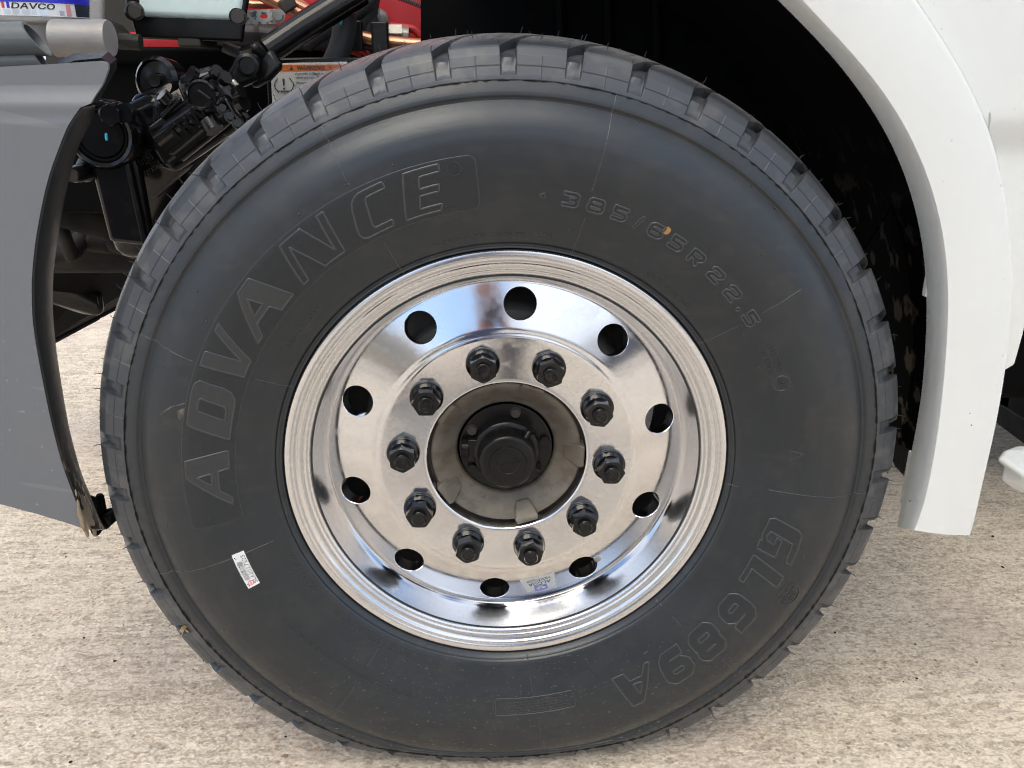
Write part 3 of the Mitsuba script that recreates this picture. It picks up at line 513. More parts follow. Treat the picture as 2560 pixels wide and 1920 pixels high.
# grey bumper end: outer face (measured on the plane y = -.02), with a crease, and its return flange
YB = -.02
EDGE = [(262, 172), (250, 205), (229, 248), (226, 258), (200, 269), (173.6, 306.7), (144.6, 376), (121.5, 442), (98.4, 544), (84, 640), (79, 717), (84.4, 826.6), (101.3, 927.8), (122.4, 1037.5), (145.6, 1138.8), (178, 1240), (211, 1331)]
edge = at(np.array(EDGE)[:, 0], np.array(EDGE)[:, 1], YB)
top = [(-700, 178), (-60, 170), (120, 160), (243, 152), (256, 155), (262, 162)]
bot = [(205, 1331), (177, 1320), (84.4, 1290.7), (0, 1267.5), (-300, 1200), (-700, 1120)]
P2 = np.vstack([at(*np.array(top).T, YB), spline(edge[:4], 10), spline(edge[4:], 40), at(*np.array(bot).T, YB)])[:, [0, 2]]
fp = Polygon(P2).buffer(0)
ZC = at(100, 262, YB)[2]
def bumper_y(x, z):
    up = np.clip((z-ZC)/.02, -1, 1)
    y = YB+.010*(up*.5+.5)-.004*np.exp(-((z-ZC)/.010)**2)
    return y+.012*np.clip((ZC-.25-z)/.35, 0, 1)**2+.03*np.clip((-.62-x)/.8, 0, 2)**2
m = trimesh.creation.extrude_polygon(shapely.segmentize(fp.buffer(-.004).buffer(.004), .012), .0045, engine='earcut')
v, f = trimesh.remesh.subdivide_to_size(m.vertices, m.faces, .018, max_iter=14); v = np.array(v)
for _ in range(1): v = np.stack([v[:, 0], bumper_y(v[:, 0], v[:, 1])+v[:, 2], v[:, 1]], -1)
put(K+'bumper', trimesh.Trimesh(v, f, process=False), 'grey_plastic', 30, label='dark grey plastic bumper end with a crease')
FAR = [(232, 262), (226, 292), (220, 304), (191, 361.6), (170, 432), (152, 510), (137, 600), (126, 700), (129, 826.6), (143.4, 936), (164.5, 1058.6), (192, 1166), (223.6, 1248.5), (238, 1286), (258, 1326)]
e1 = spline(edge[4:], 60); e1[:, 1] = bumper_y(e1[:, 0], e1[:, 2])+.0006; e2 = curve(FAR, YB+.065, 60)
G = np.stack([e1*(1-w)+e2*w+np.array([.004*math.sin(PI*w), 0, 0]) for w in (0, .04, .15, .4, .7, 1)], 1)
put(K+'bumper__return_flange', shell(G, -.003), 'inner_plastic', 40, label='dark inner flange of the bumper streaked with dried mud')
# muddy lower tip with clumps
tip = at(232, 1318, YB+.035); clumps = []
for (px, py, Y, r_) in ((200, 1285, 0, .010), (206, 1305, .0, .011), (215, 1322, .005, .010), (228, 1300, .03, .008), (235, 1322, .03, .010), (243, 1310, .04, .008), (196, 1262, .0, .006), (222, 1275, .028, .006), (212, 1250, .02, .005), (190, 1232, .0, .004), (208, 1225, .024, .004)):
    c = at(px, py, YB+Y+.006); s = trimesh.creation.icosphere(2, 1.0); vv = np.array(s.vertices); vv *= (1+.5*(meshkit.fbm(vv*2.3+c*90, 3, 4)-.5))[:, None]; s.vertices = c+vv*np.array([r_*.28, r_*.32, r_*1.3]); clumps.append(s)
put(K+'bumper__mud_clumps', cat(clumps), 'dried_mud', True, kind='stuff')
d0 = [at(224, 1250, .06), at(252, 1258, .10), at(262, 1275, .11), at(284, 1282, .13)]
duct = hull([at(224, 1248, .06), at(250, 1256, .10), at(224, 1290, .06), at(262, 1300, .10), at(240, 1330, .07)], .006)
fin = hull([at(250, 1282, .08), at(286, 1272, .12), at(290, 1296, .12), at(266, 1318, .09), at(252, 1300, .08)], .003)
folds = [tube([at(262, 1290, .075), at(274, 1284+i*9, .09), at(289, 1274+i*7, .11)], .003, 8) for i in range(4)]
post = turned([(0, 0), (.006, 0), (.006, .022), (.004, .026), (0, .026)], (0, 0, 1), at(256, 1276, .085), 14)
put(K+'bumper__air_duct', cat([duct, fin, post]+folds), 'matt_black', 40)
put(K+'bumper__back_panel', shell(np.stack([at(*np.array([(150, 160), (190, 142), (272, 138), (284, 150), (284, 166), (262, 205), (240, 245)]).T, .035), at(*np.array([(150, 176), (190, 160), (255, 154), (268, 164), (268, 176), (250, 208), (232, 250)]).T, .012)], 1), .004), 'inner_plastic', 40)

# white fender piece behind the wheel
B_ = [(1860, -150), (1996, 0), (2054, 60), (2114, 122), (2167, 182), (2214, 244), (2257.5, 312), (2291, 379.7), (2321, 455.6), (2342, 527), (2356.6, 599), (2364.6, 680), (2367, 770), (2359, 900), (2339.5, 1088), (2317.8, 1214.6), (2281.6, 1325)]
A_ = [(1790, -150), (1945, 0), (2024, 78), (2114, 177), (2160.5, 242.6), (2207, 312), (2245, 388), (2274, 464), (2295.5, 544), (2308, 612), (2315.7, 675), (2318, 770), (2312, 900), (2299.7, 1026.6), (2276, 1142), (2243, 1318)]
C_ = [(2190, -150), (2298, 0), (2342, 63), (2384, 131), (2426, 202.5), (2468, 291), (2498, 379.7), (2519, 485), (2534, 590), (2537, 680), (2537, 735), (2522, 900), (2513, 961), (2491, 1081), (2462, 1200), (2441, 1298), (2429, 1338)]
n = 90; YF = -.035
from scipy.ndimage import gaussian_filter1d
a3, b3, c3 = (gaussian_filter1d(q, 4, axis=0, mode='nearest') for q in (curve(A_, YF+.085, n), curve(B_, YF, n), curve(C_, YF+.004, n)))
for q, raw in ((a3, curve(A_, YF+.085, n)), (b3, curve(B_, YF, n)), (c3, curve(C_, YF+.004, n))):
    w = np.exp(-np.arange(n)[::-1]/5.0)[:, None]; q += (raw-q)*w
d3 = c3+np.array([-.002, .030, 0]); cols = []
for w in (0, .35, .7, .92): cols.append(a3*(1-w)+b3*w)
for w in (.03, .10, .3, .5, .7, .9, .965): cols.append(b3*(1-w)+c3*w+np.array([0, -.005*math.sin(PI*w), 0]))
cols += [c3*.995+d3*.005+np.array([-.0012, .0025, 0]), d3]
G = np.stack(cols, 1); put(K+'fender', shell(G, .004), 'white_paint', 50, label='white wheel-arch fender behind the tyre')
low = G[-1]; ctr = low.mean(0); fan = trimesh.Trimesh(np.vstack([low, ctr[None]]), [[i, (i+1) % len(low), len(low)] for i in range(len(low))], process=False)
fl = trimesh.Trimesh(np.vstack([low+[0, 0, .003], (ctr+[0, 0, .003])[None]]), fan.faces, process=False); put(K+'fender__lower_edge', fl, 'white_paint')
clip = [rbox((.004, .01, .036), at(2317, 708, .052), .0015), rbox((.005, .012, .085), at(2268, 1195, .052), .002)]
for c in clip: put(K+'fender__clip', c, 'white_paint')
dots = []
for (px, py) in ((2272, 1181), (2276, 1252), (2256, 1290), (2424, 1033), (2428, 1062)):
    c = at(px, py, YF-.002 if px > 2400 else YF+.035); s = trimesh.creation.icosphere(1, .0014); s.apply_translation(c); dots.append(s)
put(K+'fender__grit', cat(dots), 'dried_mud', True, kind='stuff')
# cab panel standing behind the fender, upper right
cp = at(*np.array([(2060, -260), (2250, 60), (2340, 200), (2420, 390), (2450, 520), (2470, 700), (2480, 930), (2524, 905), (2545, 830), (2562, 740), (2640, 300), (2700, -260)]).T, .012)[:, [0, 2]]
m = trimesh.creation.extrude_polygon(shapely.segmentize(Polygon(cp).buffer(-.006).buffer(.006), .012), .02, engine='earcut'); v, f = trimesh.remesh.subdivide_to_size(m.vertices, m.faces, .014, max_iter=16)
zt = at(2500, 390, .012)[2]
def cab_y(x, z): return .012-.022*np.clip((z-zt)/.05, 0, 1)**2*(3-2*np.clip((z-zt)/.05, 0, 1))-.01*np.sin(np.clip((x-.45)/.4, 0, 1)*PI)
v = np.stack([v[:, 0], cab_y(v[:, 0], v[:, 1])+v[:, 2], v[:, 1]], -1); put(K+'cab_panel', trimesh.Trimesh(v, f, process=False), 'white_paint', 40, label='white cab panel beside the fender')
# cab above and behind, out of the picture: it shades the wheel arch
cab = rbox((2.3, 2.30, 2.2), (1.62, 1.22, 2.35), .12); put(K+'cab', cab, 'white_paint', 40)
put(K+'cab__floor', rbox((1.7, 2.2, .10), (1.40, 1.22, 1.19), .02), 'matt_black', 40)
# step corner at the right edge of the picture
S = [at(2507, 1150, .03), at(2516, 1137, .05), at(2545, 1126, .09), at(2600, 1122, .12), at(2700, 1122, .14), at(2562, 1187, .0), at(2700, 1262, -.04)]
put(K+'step', cat([hull(S, .006, 14), hull([at(2517, 1168, .035), at(2512, 1196, .035), at(2537, 1216, .04), at(2566, 1216, .02), at(2566, 1196, .015), at(2720, 1290, -.02), at(2720, 1216, .0), at(2600, 1160, .08)], .004, 12), hull([at(2555, 1126, .07), at(2640, 1124, .08), at(2640, 1132, .07), at(2556, 1132, .06)], .003, 10)]), 'white_paint', 40, label='white corner of a cab step')
# dark box of the chassis behind the fender
D = [at(2480, 700, 1.1), at(2500, 1050, 1.15), at(2570, 1100, .85), at(2760, 1190, .62), at(2760, 600, .62)]
pts = np.array([D[1], D[2], D[3]]); up = np.array([0, 0, .75]); back = np.array([.9, .9, 0])
put(K+'side_tank', hull(list(pts)+list(pts+up)+list(pts+back)+list(pts+back+up), .01), 'matt_black', 40); put(K+'side_tank__lower_rail', hull([p+np.array([-.012, -.012, o]) for p in pts for o in (.0, .05)], .006), 'dusty_iron', 40)

# splash shield and mudflap round the tyre
ang = np.radians(np.linspace(-6, 96, 50)); ys = np.array([.05, .12, .2, .3, .4, .5, .56])
def liner_r(a, y): return .625+.02*np.sin(y*22)+.02*np.clip((a-1.2), 0, 1)+.03*np.clip((math.radians(40)-a)/.7, 0, 1)*0
G = np.stack([np.stack([(liner_r(ang, y)+.02)*np.cos(ang)*1.02+.012, 0*ang+y, (liner_r(ang, y)+.055)*np.sin(ang)+H], -1) for y in ys], 1)
put(K+'wheel_arch_liner', shell(G, .004), 'muddy_black', 40, label='black wheel-arch liner above the tyre')
bk = at(*np.array([(1052, -200), (1052, 400), (1500, 700), (2330, 720), (2330, -200)]).T, .50)[:, [0, 2]]
m = prism(Polygon(bk), .008); v = np.array(m.vertices); m.vertices = np.stack([v[:, 0], .50+v[:, 2], v[:, 1]], -1); put(K+'splash_shield', m, 'matt_black', label='black splash shield beside the red engine')
ribs = [tube([at(x, -60, .495), at(x+4, 150, .495)], .010, 10) for x in (1400, 1520, 1640)]
for r_ in ribs: put(K+'splash_shield__rib', r_, 'matt_black', 40)
mf = at(*np.array([(2140, 660), (2230, 520), (2330, 420), (2340, 1240), (2290, 1205), (2262, 1192), (2244, 1172), (2228, 1140), (2160, 1140)]).T, .20)[:, [0, 2]]
m = prism(Polygon(mf), .008); v = np.array(m.vertices); m.vertices = np.stack([v[:, 0], .20+v[:, 2], v[:, 1]], -1); put(K+'mudflap', m, 'muddy_black', label='black mudflap spattered with brown mud')

# ---------------- engine bay, upper left
# grey bulb seal on the bumper top
def seal_pipe(a, b, r_, t_, cut):
    a, b = np.asarray(a), np.asarray(b); ang = np.linspace(0, 2*PI, 29); ax = (b-a)/np.linalg.norm(b-a); u = np.cross(ax, [0, 0, 1.0]); u /= np.linalg.norm(u); w = np.cross(u, ax)
    def ring(c, q, k): o = (np.cos(ang)[:, None]*u+np.sin(ang)[:, None]*w)*q; return c+o-ax*k*(o@w)[:, None]
    return grid_mesh(np.stack([ring(a, r_, 0), ring(b, r_, cut), ring(b+ax*.0008, r_-t_*.5, cut), ring(b, r_-t_, cut), ring(a, r_-t_, 0)]))
put(K+'bulb_seal', cat([seal_pipe(at(-260, 106, .075), at(92, 97, .085), .0195, .0035, .62), seal_pipe(at(-260, 160, .078), at(103, 150, .088), .0125, .003, .45), hull([at(-260, 133, .08), at(98, 126, .09), at(-260, 139, .08), at(101, 132, .09)], .003)]), 'grey_rubber', 40, label='grey rubber bulb seal with an open end')
# fuel filter with a printed label
FY, RF = .30, .105; FX = at(248, 40, FY)[0]-RF; zz = lambda py: at(150, py, .19)[2]
RF = .105
put(K+'fuel_filter', cat([turned([(0, zz(50)-.002), (RF*.985, zz(50)-.002), (RF, zz(48)), (RF, zz(-80)), (0, zz(-80))], (0, 0, 1), (FX, FY, 0), 72), turned([(0, zz(128)), (RF*.86, zz(128)), (RF*.90, zz(122)), (RF*.92, zz(60)), (RF*.97, zz(52)), (0, zz(52))], (0, 0, 1), (FX, FY, 0), 72),
    turned([(0, -.04), (.0235, -.04), (.0235, .004), (.0235, .030), (.0225, .033), (0, .033)], (1, -.05, 0), at(214, 96, .215), 36), tube([at(48, 56, .215), at(48, 68, .215)], .008, 10), tube([at(218, 62, .222), at(220, 92, .222)], .007, 10), hull([at(236, 0, .235), at(250, -40, .235), at(250, 55, .235), at(236, 62, .235)], .006)]), 'cast_aluminium', 34, label='cast aluminium fuel filter housing with a foil label')
def on_filter(poly, h, mat, key, **k):
    """poly in metres: x along the surface from the seam facing the camera, y height."""
    m = prism(poly, .0004, .008, .01); v = np.array(m.vertices); t_ = v[:, 0]/RF-PI/2; R_ = RF+h+v[:, 2]
    m.vertices = np.stack([FX+R_*np.cos(t_), FY+R_*np.sin(t_), v[:, 1]], -1); return put(K+'fuel_filter__'+key, m, mat, 30, **k)
def fx(px):  # arc coordinate of a pixel column on the filter
    x = at(px, 20, FY-RF*.9)[0]-FX; return RF*math.asin(max(-.98, min(.98, x/RF)))
x0, x1, z0, z1 = fx(3), fx(188), zz(38), zz(-60)
on_filter(sbox(x0, z0, x1, z1).buffer(-.003).buffer(.003), .0003, 'label_white', 'foil_label', label='white and blue foil label on the filter')
on_filter(sbox(fx(150), z0+.001, x1-.0005, z1), .0008, 'label_dark', 'label_print'); on_filter(sbox(x0+.002, zz(3), x1-.0006, z1-.001), .0012, 'label_blue', 'label_print')
on_filter(sbox(fx(13), zz(19), fx(19), zz(3)), .0008, 'label_red', 'label_print'); on_filter(sbox(fx(24), zz(19), fx(30), zz(3)), .0008, 'label_blue', 'label_print'); on_filter(sbox(fx(136), zz(36), fx(143), zz(5)), .0008, 'pink_print', 'label_print')
on_filter(MultiPolygon([sbox(fx(a_), zz(35), fx(b_), zz(22)) for a_, b_ in ((16, 30), (34, 48), (54, 70), (74, 82), (88, 104), (124, 132))]), .0006, 'label_foil', 'label_print')
g = glyph_poly('DAVCO', 14, True); g = affinity.skew(affinity.scale(g, 1, 1), xs=8); s1 = (fx(118)-fx(33))/(g.bounds[2]-g.bounds[0]); s2 = (zz(5)-zz(20))/(g.bounds[3]-g.bounds[1]); g = affinity.scale(g, s1, s2, origin=(0, 0)); g = affinity.translate(g, fx(33)-g.bounds[0], zz(20)-g.bounds[1]); on_filter(g, .0010, 'black_print', 'label_lettering')
# mint tank on its black holder, steel bracket with a slot
mt = [at(x, y, .42+Y) for (x, y) in ((362, -60), (366, 25), (592, 34), (606, -60)) for Y in (0, .12)]
put(K+'coolant_tank', hull(mt, .010, 14), 'mint_plastic', 40, label='pale mint plastic tank edge at the top')
hold = [hull([at(x, y, .425+Y) for (x, y) in ((330, 20), (338, 40), (350, 86), (600, 96), (606, 36)) for Y in (.0, .1)], .006), turned([(0, -.01), (.013, -.01), (.014, .012), (.009, .016), (0, .016)], AX, at(340, 29, .415), 28), turned([(0, -.01), (.011, -.01), (.012, .012), (0, .014)], AX, at(597, 42, .415), 28), hull([at(330, -30, .42), at(322, 24, .42), at(356, 26, .42), at(352, -30, .42)], .006), hull([at(606, -30, .42), at(596, 40, .42), at(606, 46, .42), at(618, -30, .42)], .006)]
put(K+'tank_holder', cat(hold), 'cap_black', 34)
for c in (at(340, 29, .395), at(597, 42, .397)): put(K+'tank_holder__bolt', cat([hexhead(.018, .006, AX, c, .4), turned([(0, 0), (.012, 0), (.012, .002), (0, .002)], AX, c+[0, .002, 0], 24)]), 'dark_iron', 30)
put(K+'tank_strap', rbox((.036, .10, .05), at(492, 78, .47), .004), 'khaki_plastic', 40)
br = Polygon([(600, 62), (612, 26), (690, 22), (706, 26), (714, 36), (712, 48), (700, 56), (676, 60)]); sl = LineString([(655, 41), (664, 41)]).buffer(5)
def plate(pg, Y, thick, key, mat, **k):
    out = []
    for gpoly in polys(pg):
        q = lambda ring: at(*np.array(ring.coords)[:, :2].T, Y)[:, [0, 2]]
        out.append(prism(Polygon(q(gpoly.exterior), [q(r) for r in gpoly.interiors]), thick))
    m = cat(out); v = np.array(m.vertices); m.vertices = np.stack([v[:, 0], Y+v[:, 2], v[:, 1]], -1); return put(key, m, mat, **k)
plate(br.difference(sl), .52, .004, K+'steel_bracket', 'steel_zinc', label='spotted steel bracket with an oval slot'); put(K+'steel_bracket__bolt', cat([turned([(0, 0), (.011, 0), (.011, .003), (0, .003)], AX, at(697, 40, .518), 24), hexhead(.014, .007, AX, at(697, 40, .516), .2)]), 'dull_steel', 30)
# red engine
put(K+'engine', cat([rbox((.50, .6, .62), at(800, -40, 1.0)+[.02, .0, .06], .03), rbox((.5, .10, .05), at(640, 118, .70), .015), rbox((.34, .08, .25), at(985, -20, .72), .02), hull([at(520, -5, .72), at(720, -20, .72), at(705, 16, .72), at(560, 30, .72)], .012)]), 'red_paint', 40, label='red painted engine block')
for P_, r_ in (([(748, 140), (790, 112), (850, 108), (900, 118), (930, 140)], .011), ([(700, 152), (760, 140), (830, 124), (905, 136)], .006), ([(870, 82), (960, 66), (1030, 72), (1052, 90)], .007)): put(K+'engine__cast_pipe', tube([at(x, y, .64) for x, y in P_], r_, 14, smooth_pts=30), 'red_paint', True)
put(K+'bay_wall', hull([at(x, y, .74+Y) for x in (120, 560) for y in (-120, 300) for Y in (0, .03)], .004), 'khaki_plastic', 30); put(K+'filter_bracket', cat([hull([at(252, 46, .40), at(262, 110, .40), at(345, 116, .42), at(300, 70, .42)], .006), tube([at(300, 103, .40), at(352, 106, .40)], .012, 12)]), 'khaki_plastic', 30)
put(K+'engine__boss', turned([(0, 0), (.016, 0), (.014, .03), (.009, .034), (0, .034)], AX, at(736, 132, .66), 24), 'red_paint', 40)
for P_, r_ in (([(618, -30), (690, 6), (770, 42), (830, 68), (900, 88)], .0105), ([(650, -34), (720, 0), (790, 34), (850, 62), (905, 80)], .0085), ([(890, 86), (930, 98), (985, 106), (1058, 112)], .0105)): put(K+'copper_pipe', tube([at(x, y, .60) for x, y in P_], r_, 16, smooth_pts=30), 'copper', True)
put(K+'pipe_clip', rbox((.028, .03, .05), at(888, 90, .595), .003), 'cap_black', 40); put(K+'pipe_clip', rbox((.030, .03, .07), at(952, 108, .590), .004), 'cap_black', 40); put(K+'pipe_clip', hull([at(700, 8, .58), at(730, -8, .58), at(714, 28, .58), at(736, 14, .58)], .004), 'dark_iron', 40)
put(K+'air_fitting', cat([tube([at(935, 44, .63), at(950, 40, .63), at(956, 60, .63), at(956, 100, .63)], .013, 16, smooth_pts=20), turned([(0, -.005), (.017, -.005), (.017, .03), (0, .03)], (1, 0, 0), at(965, 84, .63), 6), rod(at(985, 84, .63), at(1022, 88, .63), .014), rod(at(1018, 82, .625), at(1020, 98, .625), .004)]), 'dull_steel', 34)
put(K+'hose', tube([at(x, y, .50) for x, y in ((856, -40), (862, 30), (858, 90), (838, 150), (812, 190))], .0195, 20, smooth_pts=30), 'hose_rubber', True, label='thick black hose hanging over the tyre')
put(K+'hose', tube([at(x, y, .62) for x, y in ((930, -10), (925, 20), (922, 50), (922, 92))], .015, 18, smooth_pts=16), 'hose_rubber', True)
put(K+'hose', tube([at(x, y, .62) for x, y in ((545, 90), (640, 88), (760, 96), (860, 86), (900, 60), (920, 20))], .020, 18, smooth_pts=40), 'hose_rubber', True)
for P_, r_ in (([(705, -20), (760, 14), (800, 40), (826, 44), (850, 30), (872, -10)], .0075), ([(600, 2), (640, 12), (690, 10), (740, -16)], .007)): put(K+'copper_pipe', tube([at(x, y, .63) for x, y in P_], r_, 14, smooth_pts=36), 'copper', True)
for P_, r_, Y_ in (([(880, 100), (930, 112), (990, 118), (1052, 122)], .009, .62), ([(760, 112), (800, 80), (850, 50), (900, 20), (935, -20)], .016, .60), ([(560, 116), (610, 132), (660, 128), (690, 112)], .010, .56)): put(K+'hose', tube([at(x, y, Y_) for x, y in P_], r_, 16, smooth_pts=30), 'hose_rubber', True)
put(K+'engine__casting', hull([at(930, -30, .70), at(1050, -30, .70), at(1052, 60, .70), at(980, 70, .70), at(925, 40, .70)], .014), 'red_paint', 40); put(K+'engine__casting', hull([at(640, 126, .66), at(700, 118, .66), at(700, 140, .66), at(650, 146, .66)], .008), 'red_paint', 40)
put(K+'hose_clamp', rod(at(642, 88, .62), at(652, 88, .62), .0222), 'khaki_plastic', 30); put(K+'corrugated_hose', cat([tube([at(1000+5*i, -6+1.9*i, .6), at(1003+5*i, -4.8+1.9*i, .6)], .0052, 10) for i in range(12)]), 'hose_rubber', 30)
put(K+'cyan_tick', tube([at(x, y, .4775) for x, y in ((849, 58), (852, 46), (857, 44), (852, 62))], .0016, 8), 'cyan_mark', True)
# warning label on a pale box
YW = .47
put(K+'module_box', hull([at(x, y, YW+.006+Y) for (x, y) in ((672, 152), (676, 262), (900, 262), (905, 148)) for Y in (0, .1)], .004), 'cap_black', 40)
WQ = Polygon([(690, 158), (868, 154), (868, 262), (681, 262), (677, 190)])
plate(WQ, YW-.001, .001, K+'warning_label', 'white_print', label='dirty orange and white warning label')
plate(Polygon([(691, 162), (866, 161), (866, 176.5), (688, 178)]), YW-.0022, .001, K+'warning_label__orange_band', 'orange_print')
def wl(text, px0, px1, py0, py1, bold=False):
    g = glyph_poly(text, 10, bold); b = g.bounds; g = affinity.translate(g, -b[0], -b[1]); sx, sy = (px1-px0)/(b[2]-b[0]), (py1-py0)/(b[3]-b[1])
    g = shapely.union_all([affinity.affine_transform(q, [sx, 0, 0, -sy, px0, py1]) for q in polys(g)]); plate(g, YW-.0032, .001, K+'warning_label__lettering', 'olive_print')
wl('WARNING', 742, 811, 164.5, 174.5, True); wl('Use only original equipment', 737, 842, 181, 188); wl('wheel and valve', 738, 790, 191.5, 196.5); wl('Otherwise', 739, 772, 204, 209)
plate(Polygon([(723, 174.5), (733, 174.5), (728, 164.5)]), YW-.0032, .001, K+'warning_label__symbol', 'olive_print')
sy_ = shapely.union_all([LineString([(692.5, 196), (692, 199), (687, 207), (686, 214), (689, 222), (694.5, 227.5), (726, 227.5), (731, 222), (734, 214), (733, 207), (726, 199), (724, 195)]).buffer(1.1), Polygon([(706, 197), (711.5, 197), (711, 215), (708, 215)]), sbox(708, 219.5, 712.5, 223.5), *[sbox(x, 228, x+3, 231.5) for x in (694, 703, 710, 717)], LineString([(734, 211), (738, 215)]).buffer(.8)])
plate(sy_, YW-.0032, .001, K+'warning_label__symbol', 'olive_print')
# steering shaft with its universal joint
put(K+'steering_shaft', tube([at(668, 128, .40), at(760, 66, .42), at(900, -22, .46)], [.0205, .0215, .0225], 24), 'gloss_black', 40, label='black steering shaft running up to the right')
uj = at(622, 166, .40)
yoke = [hull([at(640, 122, .38), at(668, 132, .40), at(690, 160, .40)], .010), hull([at(678, 140, .38), at(692, 165, .375), at(668, 190, .375), at(640, 205, .38)], .009), hull([at(612, 130, .43), at(640, 120, .41), at(660, 124, .40)], .009), hull([at(606, 150, .37), at(634, 150, .37), at(634, 190, .37), at(586, 210, .37), at(586, 190, .37)], .010)]
put(K+'steering_shaft__universal_joint', cat(yoke), 'cap_black', 40); put(K+'steering_shaft__bearing_cap', turned([(0, 0), (.017, 0), (.017, .008), (.0125, .010), (.0115, .0075), (0, .0075)], AX, at(621, 163, .358), 28), 'cap_black', 34); put(K+'steering_shaft__cross', hull([at(628, 150, .385), at(648, 172, .385), at(640, 184, .385)], .007), 'steel_zinc', 40)
put(K+'steering_shaft__grease', hull([at(584, 205, .36), at(600, 224, .36)], .004), 'steel_zinc', 40)
# power steering gear: glossy black casting
YG = .34
def cyl(p, q, r_, n=28): return rod(p, q, r_, n=n)
gear = [hull([at(330, 400, YG+.05), at(455, 385, YG+.05), at(400, 560, YG+.10), at(330, 600, YG+.10), at(520, 330, YG+.06)], .03, 14), hull([at(556, 240, YG), at(580, 285, YG), at(400, 345, YG), at(430, 390, YG)], .024, 18), cyl(at(560, 236, YG-.03), at(405, 352, YG-.03), .026), cyl(at(585, 262, YG-.035), at(440, 378, YG-.03), .018), hull([at(480, 214, YG), at(530, 200, YG), at(548, 250, YG), at(500, 262, YG)], .020, 16), hull([at(322, 300, YG+.02), at(390, 268, YG+.02), at(390, 372, YG+.02), at(330, 390, YG+.02)], .022, 16), hull([at(350, 405, YG+.02), at(455, 395, YG+.02), at(372, 470, YG+.05)], .02, 16), hull([at(360, 262, YG+.03), at(440, 226, YG+.04), at(470, 262, YG+.03)], .018, 16)]
for pp, qq, r_ in (((488, 190), (476, 184), .012), ((536, 185), (545, 178), .010), ((556, 200), (566, 192), .010), ((590, 236), (604, 228), .010), ((600, 262), (612, 256), .012), ((520, 300), (538, 326), .014), ((420, 250), (404, 236), .010)):
    gear.append(cyl(at(*pp, YG-.05), at(*qq, YG-.055), r_, 18))
put(K+'steering_gear', cat(gear), 'gloss_black', 40, label='glossy black steering gear casting')
put(K+'steering_gear__end_cap', turned([(0, 0), (.036, 0), (.036, .03), (.030, .036), (.028, .030), (.012, .028), (.010, .036), (0, .036)], (-.25, -1, .15), at(420, 208, .40), 32), 'gloss_black', 34)
put(K+'steering_gear__port_plug', turned([(0, 0), (.021, 0), (.021, .016), (.018, .019), (.0165, .016), (0, .016)], AX, at(511, 236, YG-.055), 28), 'gloss_black', 34)
put(K+'steering_gear__port_plug', hull([at(498, 228, YG-.075), at(524, 246, YG-.075)], .0025), 'gloss_black', 30)
for (px, py) in ((538, 254), (556, 272), (575, 292), (594, 310)): put(K+'steering_gear__bolt', cat([hexhead(.0105, .008, (.3, -1, .25), at(px, py, YG-.052), .3*px), turned([(0, 0), (.0085, 0), (.0085, .003), (0, .003)], (.3, -1, .25), at(px, py, YG-.050), 20)]), 'gloss_black', 30)
g = glyph_poly('TRW', 22, True); m = prism(g, 3.0, None); m.vertices = np.array(m.vertices)/1000; p0, p1 = at(438, 358, YG-.054), at(508, 300, YG-.056)
put(K+'steering_gear__cast_lettering', placed(m, p0, p1-p0, np.array([.4, -.25, 1])), 'gloss_black', 30)
wr = [hull([at(x, y, YG-.05), at(x+dx, y+dy, YG-.05)], .0045) for x, y, dx, dy in ((480, 212, 50, -24), (466, 228, 30, -16), (566, 252, 20, 34), (580, 280, 26, 30), (548, 246, 8, 30), (600, 272, 18, 22), (448, 250, -40, 40))]
put(K+'steering_gear__cast_rib', cat(wr), 'gloss_black', True)
dots = []
for ang_, (bx0, by0), (ux, uy), (vx, vy), nu, nv in ((0, (346, 402), (5.2, -4.4), (3.4, 5.4), 7, 4), (0, (362, 432), (6, -3.6), (3, 6), 8, 2)):
    for i in range(nu):
        for j in range(nv):
            if rng.random() < .8: dots.append(turned([(0, 0), (.0022, 0), (.0013, .002), (0, .002)], AX, at(bx0+ux*i+vx*j, by0+uy*i+vy*j, YG-.022), 8))
put(K+'steering_gear__cast_dots', cat(dots), 'gloss_black', True, kind='stuff')
# pitman arm and its pivot
pv = at(262, 336, .30)
put(K+'drop_arm', cat([turned([(0, 0), (.047, 0), (.050, .008), (.050, .04), (.045, .048), (.040, .046), (.038, .040), (0, .040)], AX, pv+[0, .03, 0], 48), hull([at(240, 385, .31), at(308, 380, .31), at(290, 590, .31), at(356, 596, .31)], .010), hull([at(226, 400, .33), at(240, 380, .33), at(212, 430, .33)], .016), hull([at(300, 290, .33), at(320, 330, .33), at(320, 420, .33), at(365, 580, .33)], .012)]), 'gloss_black', 36, label='black drop arm with a round pivot cap')
put(K+'drop_arm__pivot_cap', cat([turned([(0, 0), (.0335, 0), (.0335, .004), (.031, .007), (.006, .0085), (0, .0085)], AX, pv+[0, -.006, 0], 48), turned([(.0345, 0), (.0368, 0), (.0368, .006), (.0345, .006), (.0345, 0)], AX, pv+[0, -.008, 0], 48)]), 'gloss_black', 30); put(K+'drop_arm__paint_dot', hull([pv+np.array([.008, -.0150, .001]), pv+np.array([.0075, -.0150, -.006])], .0022), 'cyan_mark', 40)
put(K+'drop_arm__grease_plug', turned([(0, 0), (.013, 0), (.013, .035), (.010, .04), (0, .04)], (-.25, -1, -.1), at(222, 425, .32), 20), 'gloss_black', 34); put(K+'drop_arm__upper_bolt', cat([hull([at(264, 282, .28), at(300, 272, .28)], .011), hexhead(.026, .018, AX, at(286, 286, .27), .5), hexhead(.026, .018, AX, at(318, 282, .28), .2)]), 'gloss_black', 34)
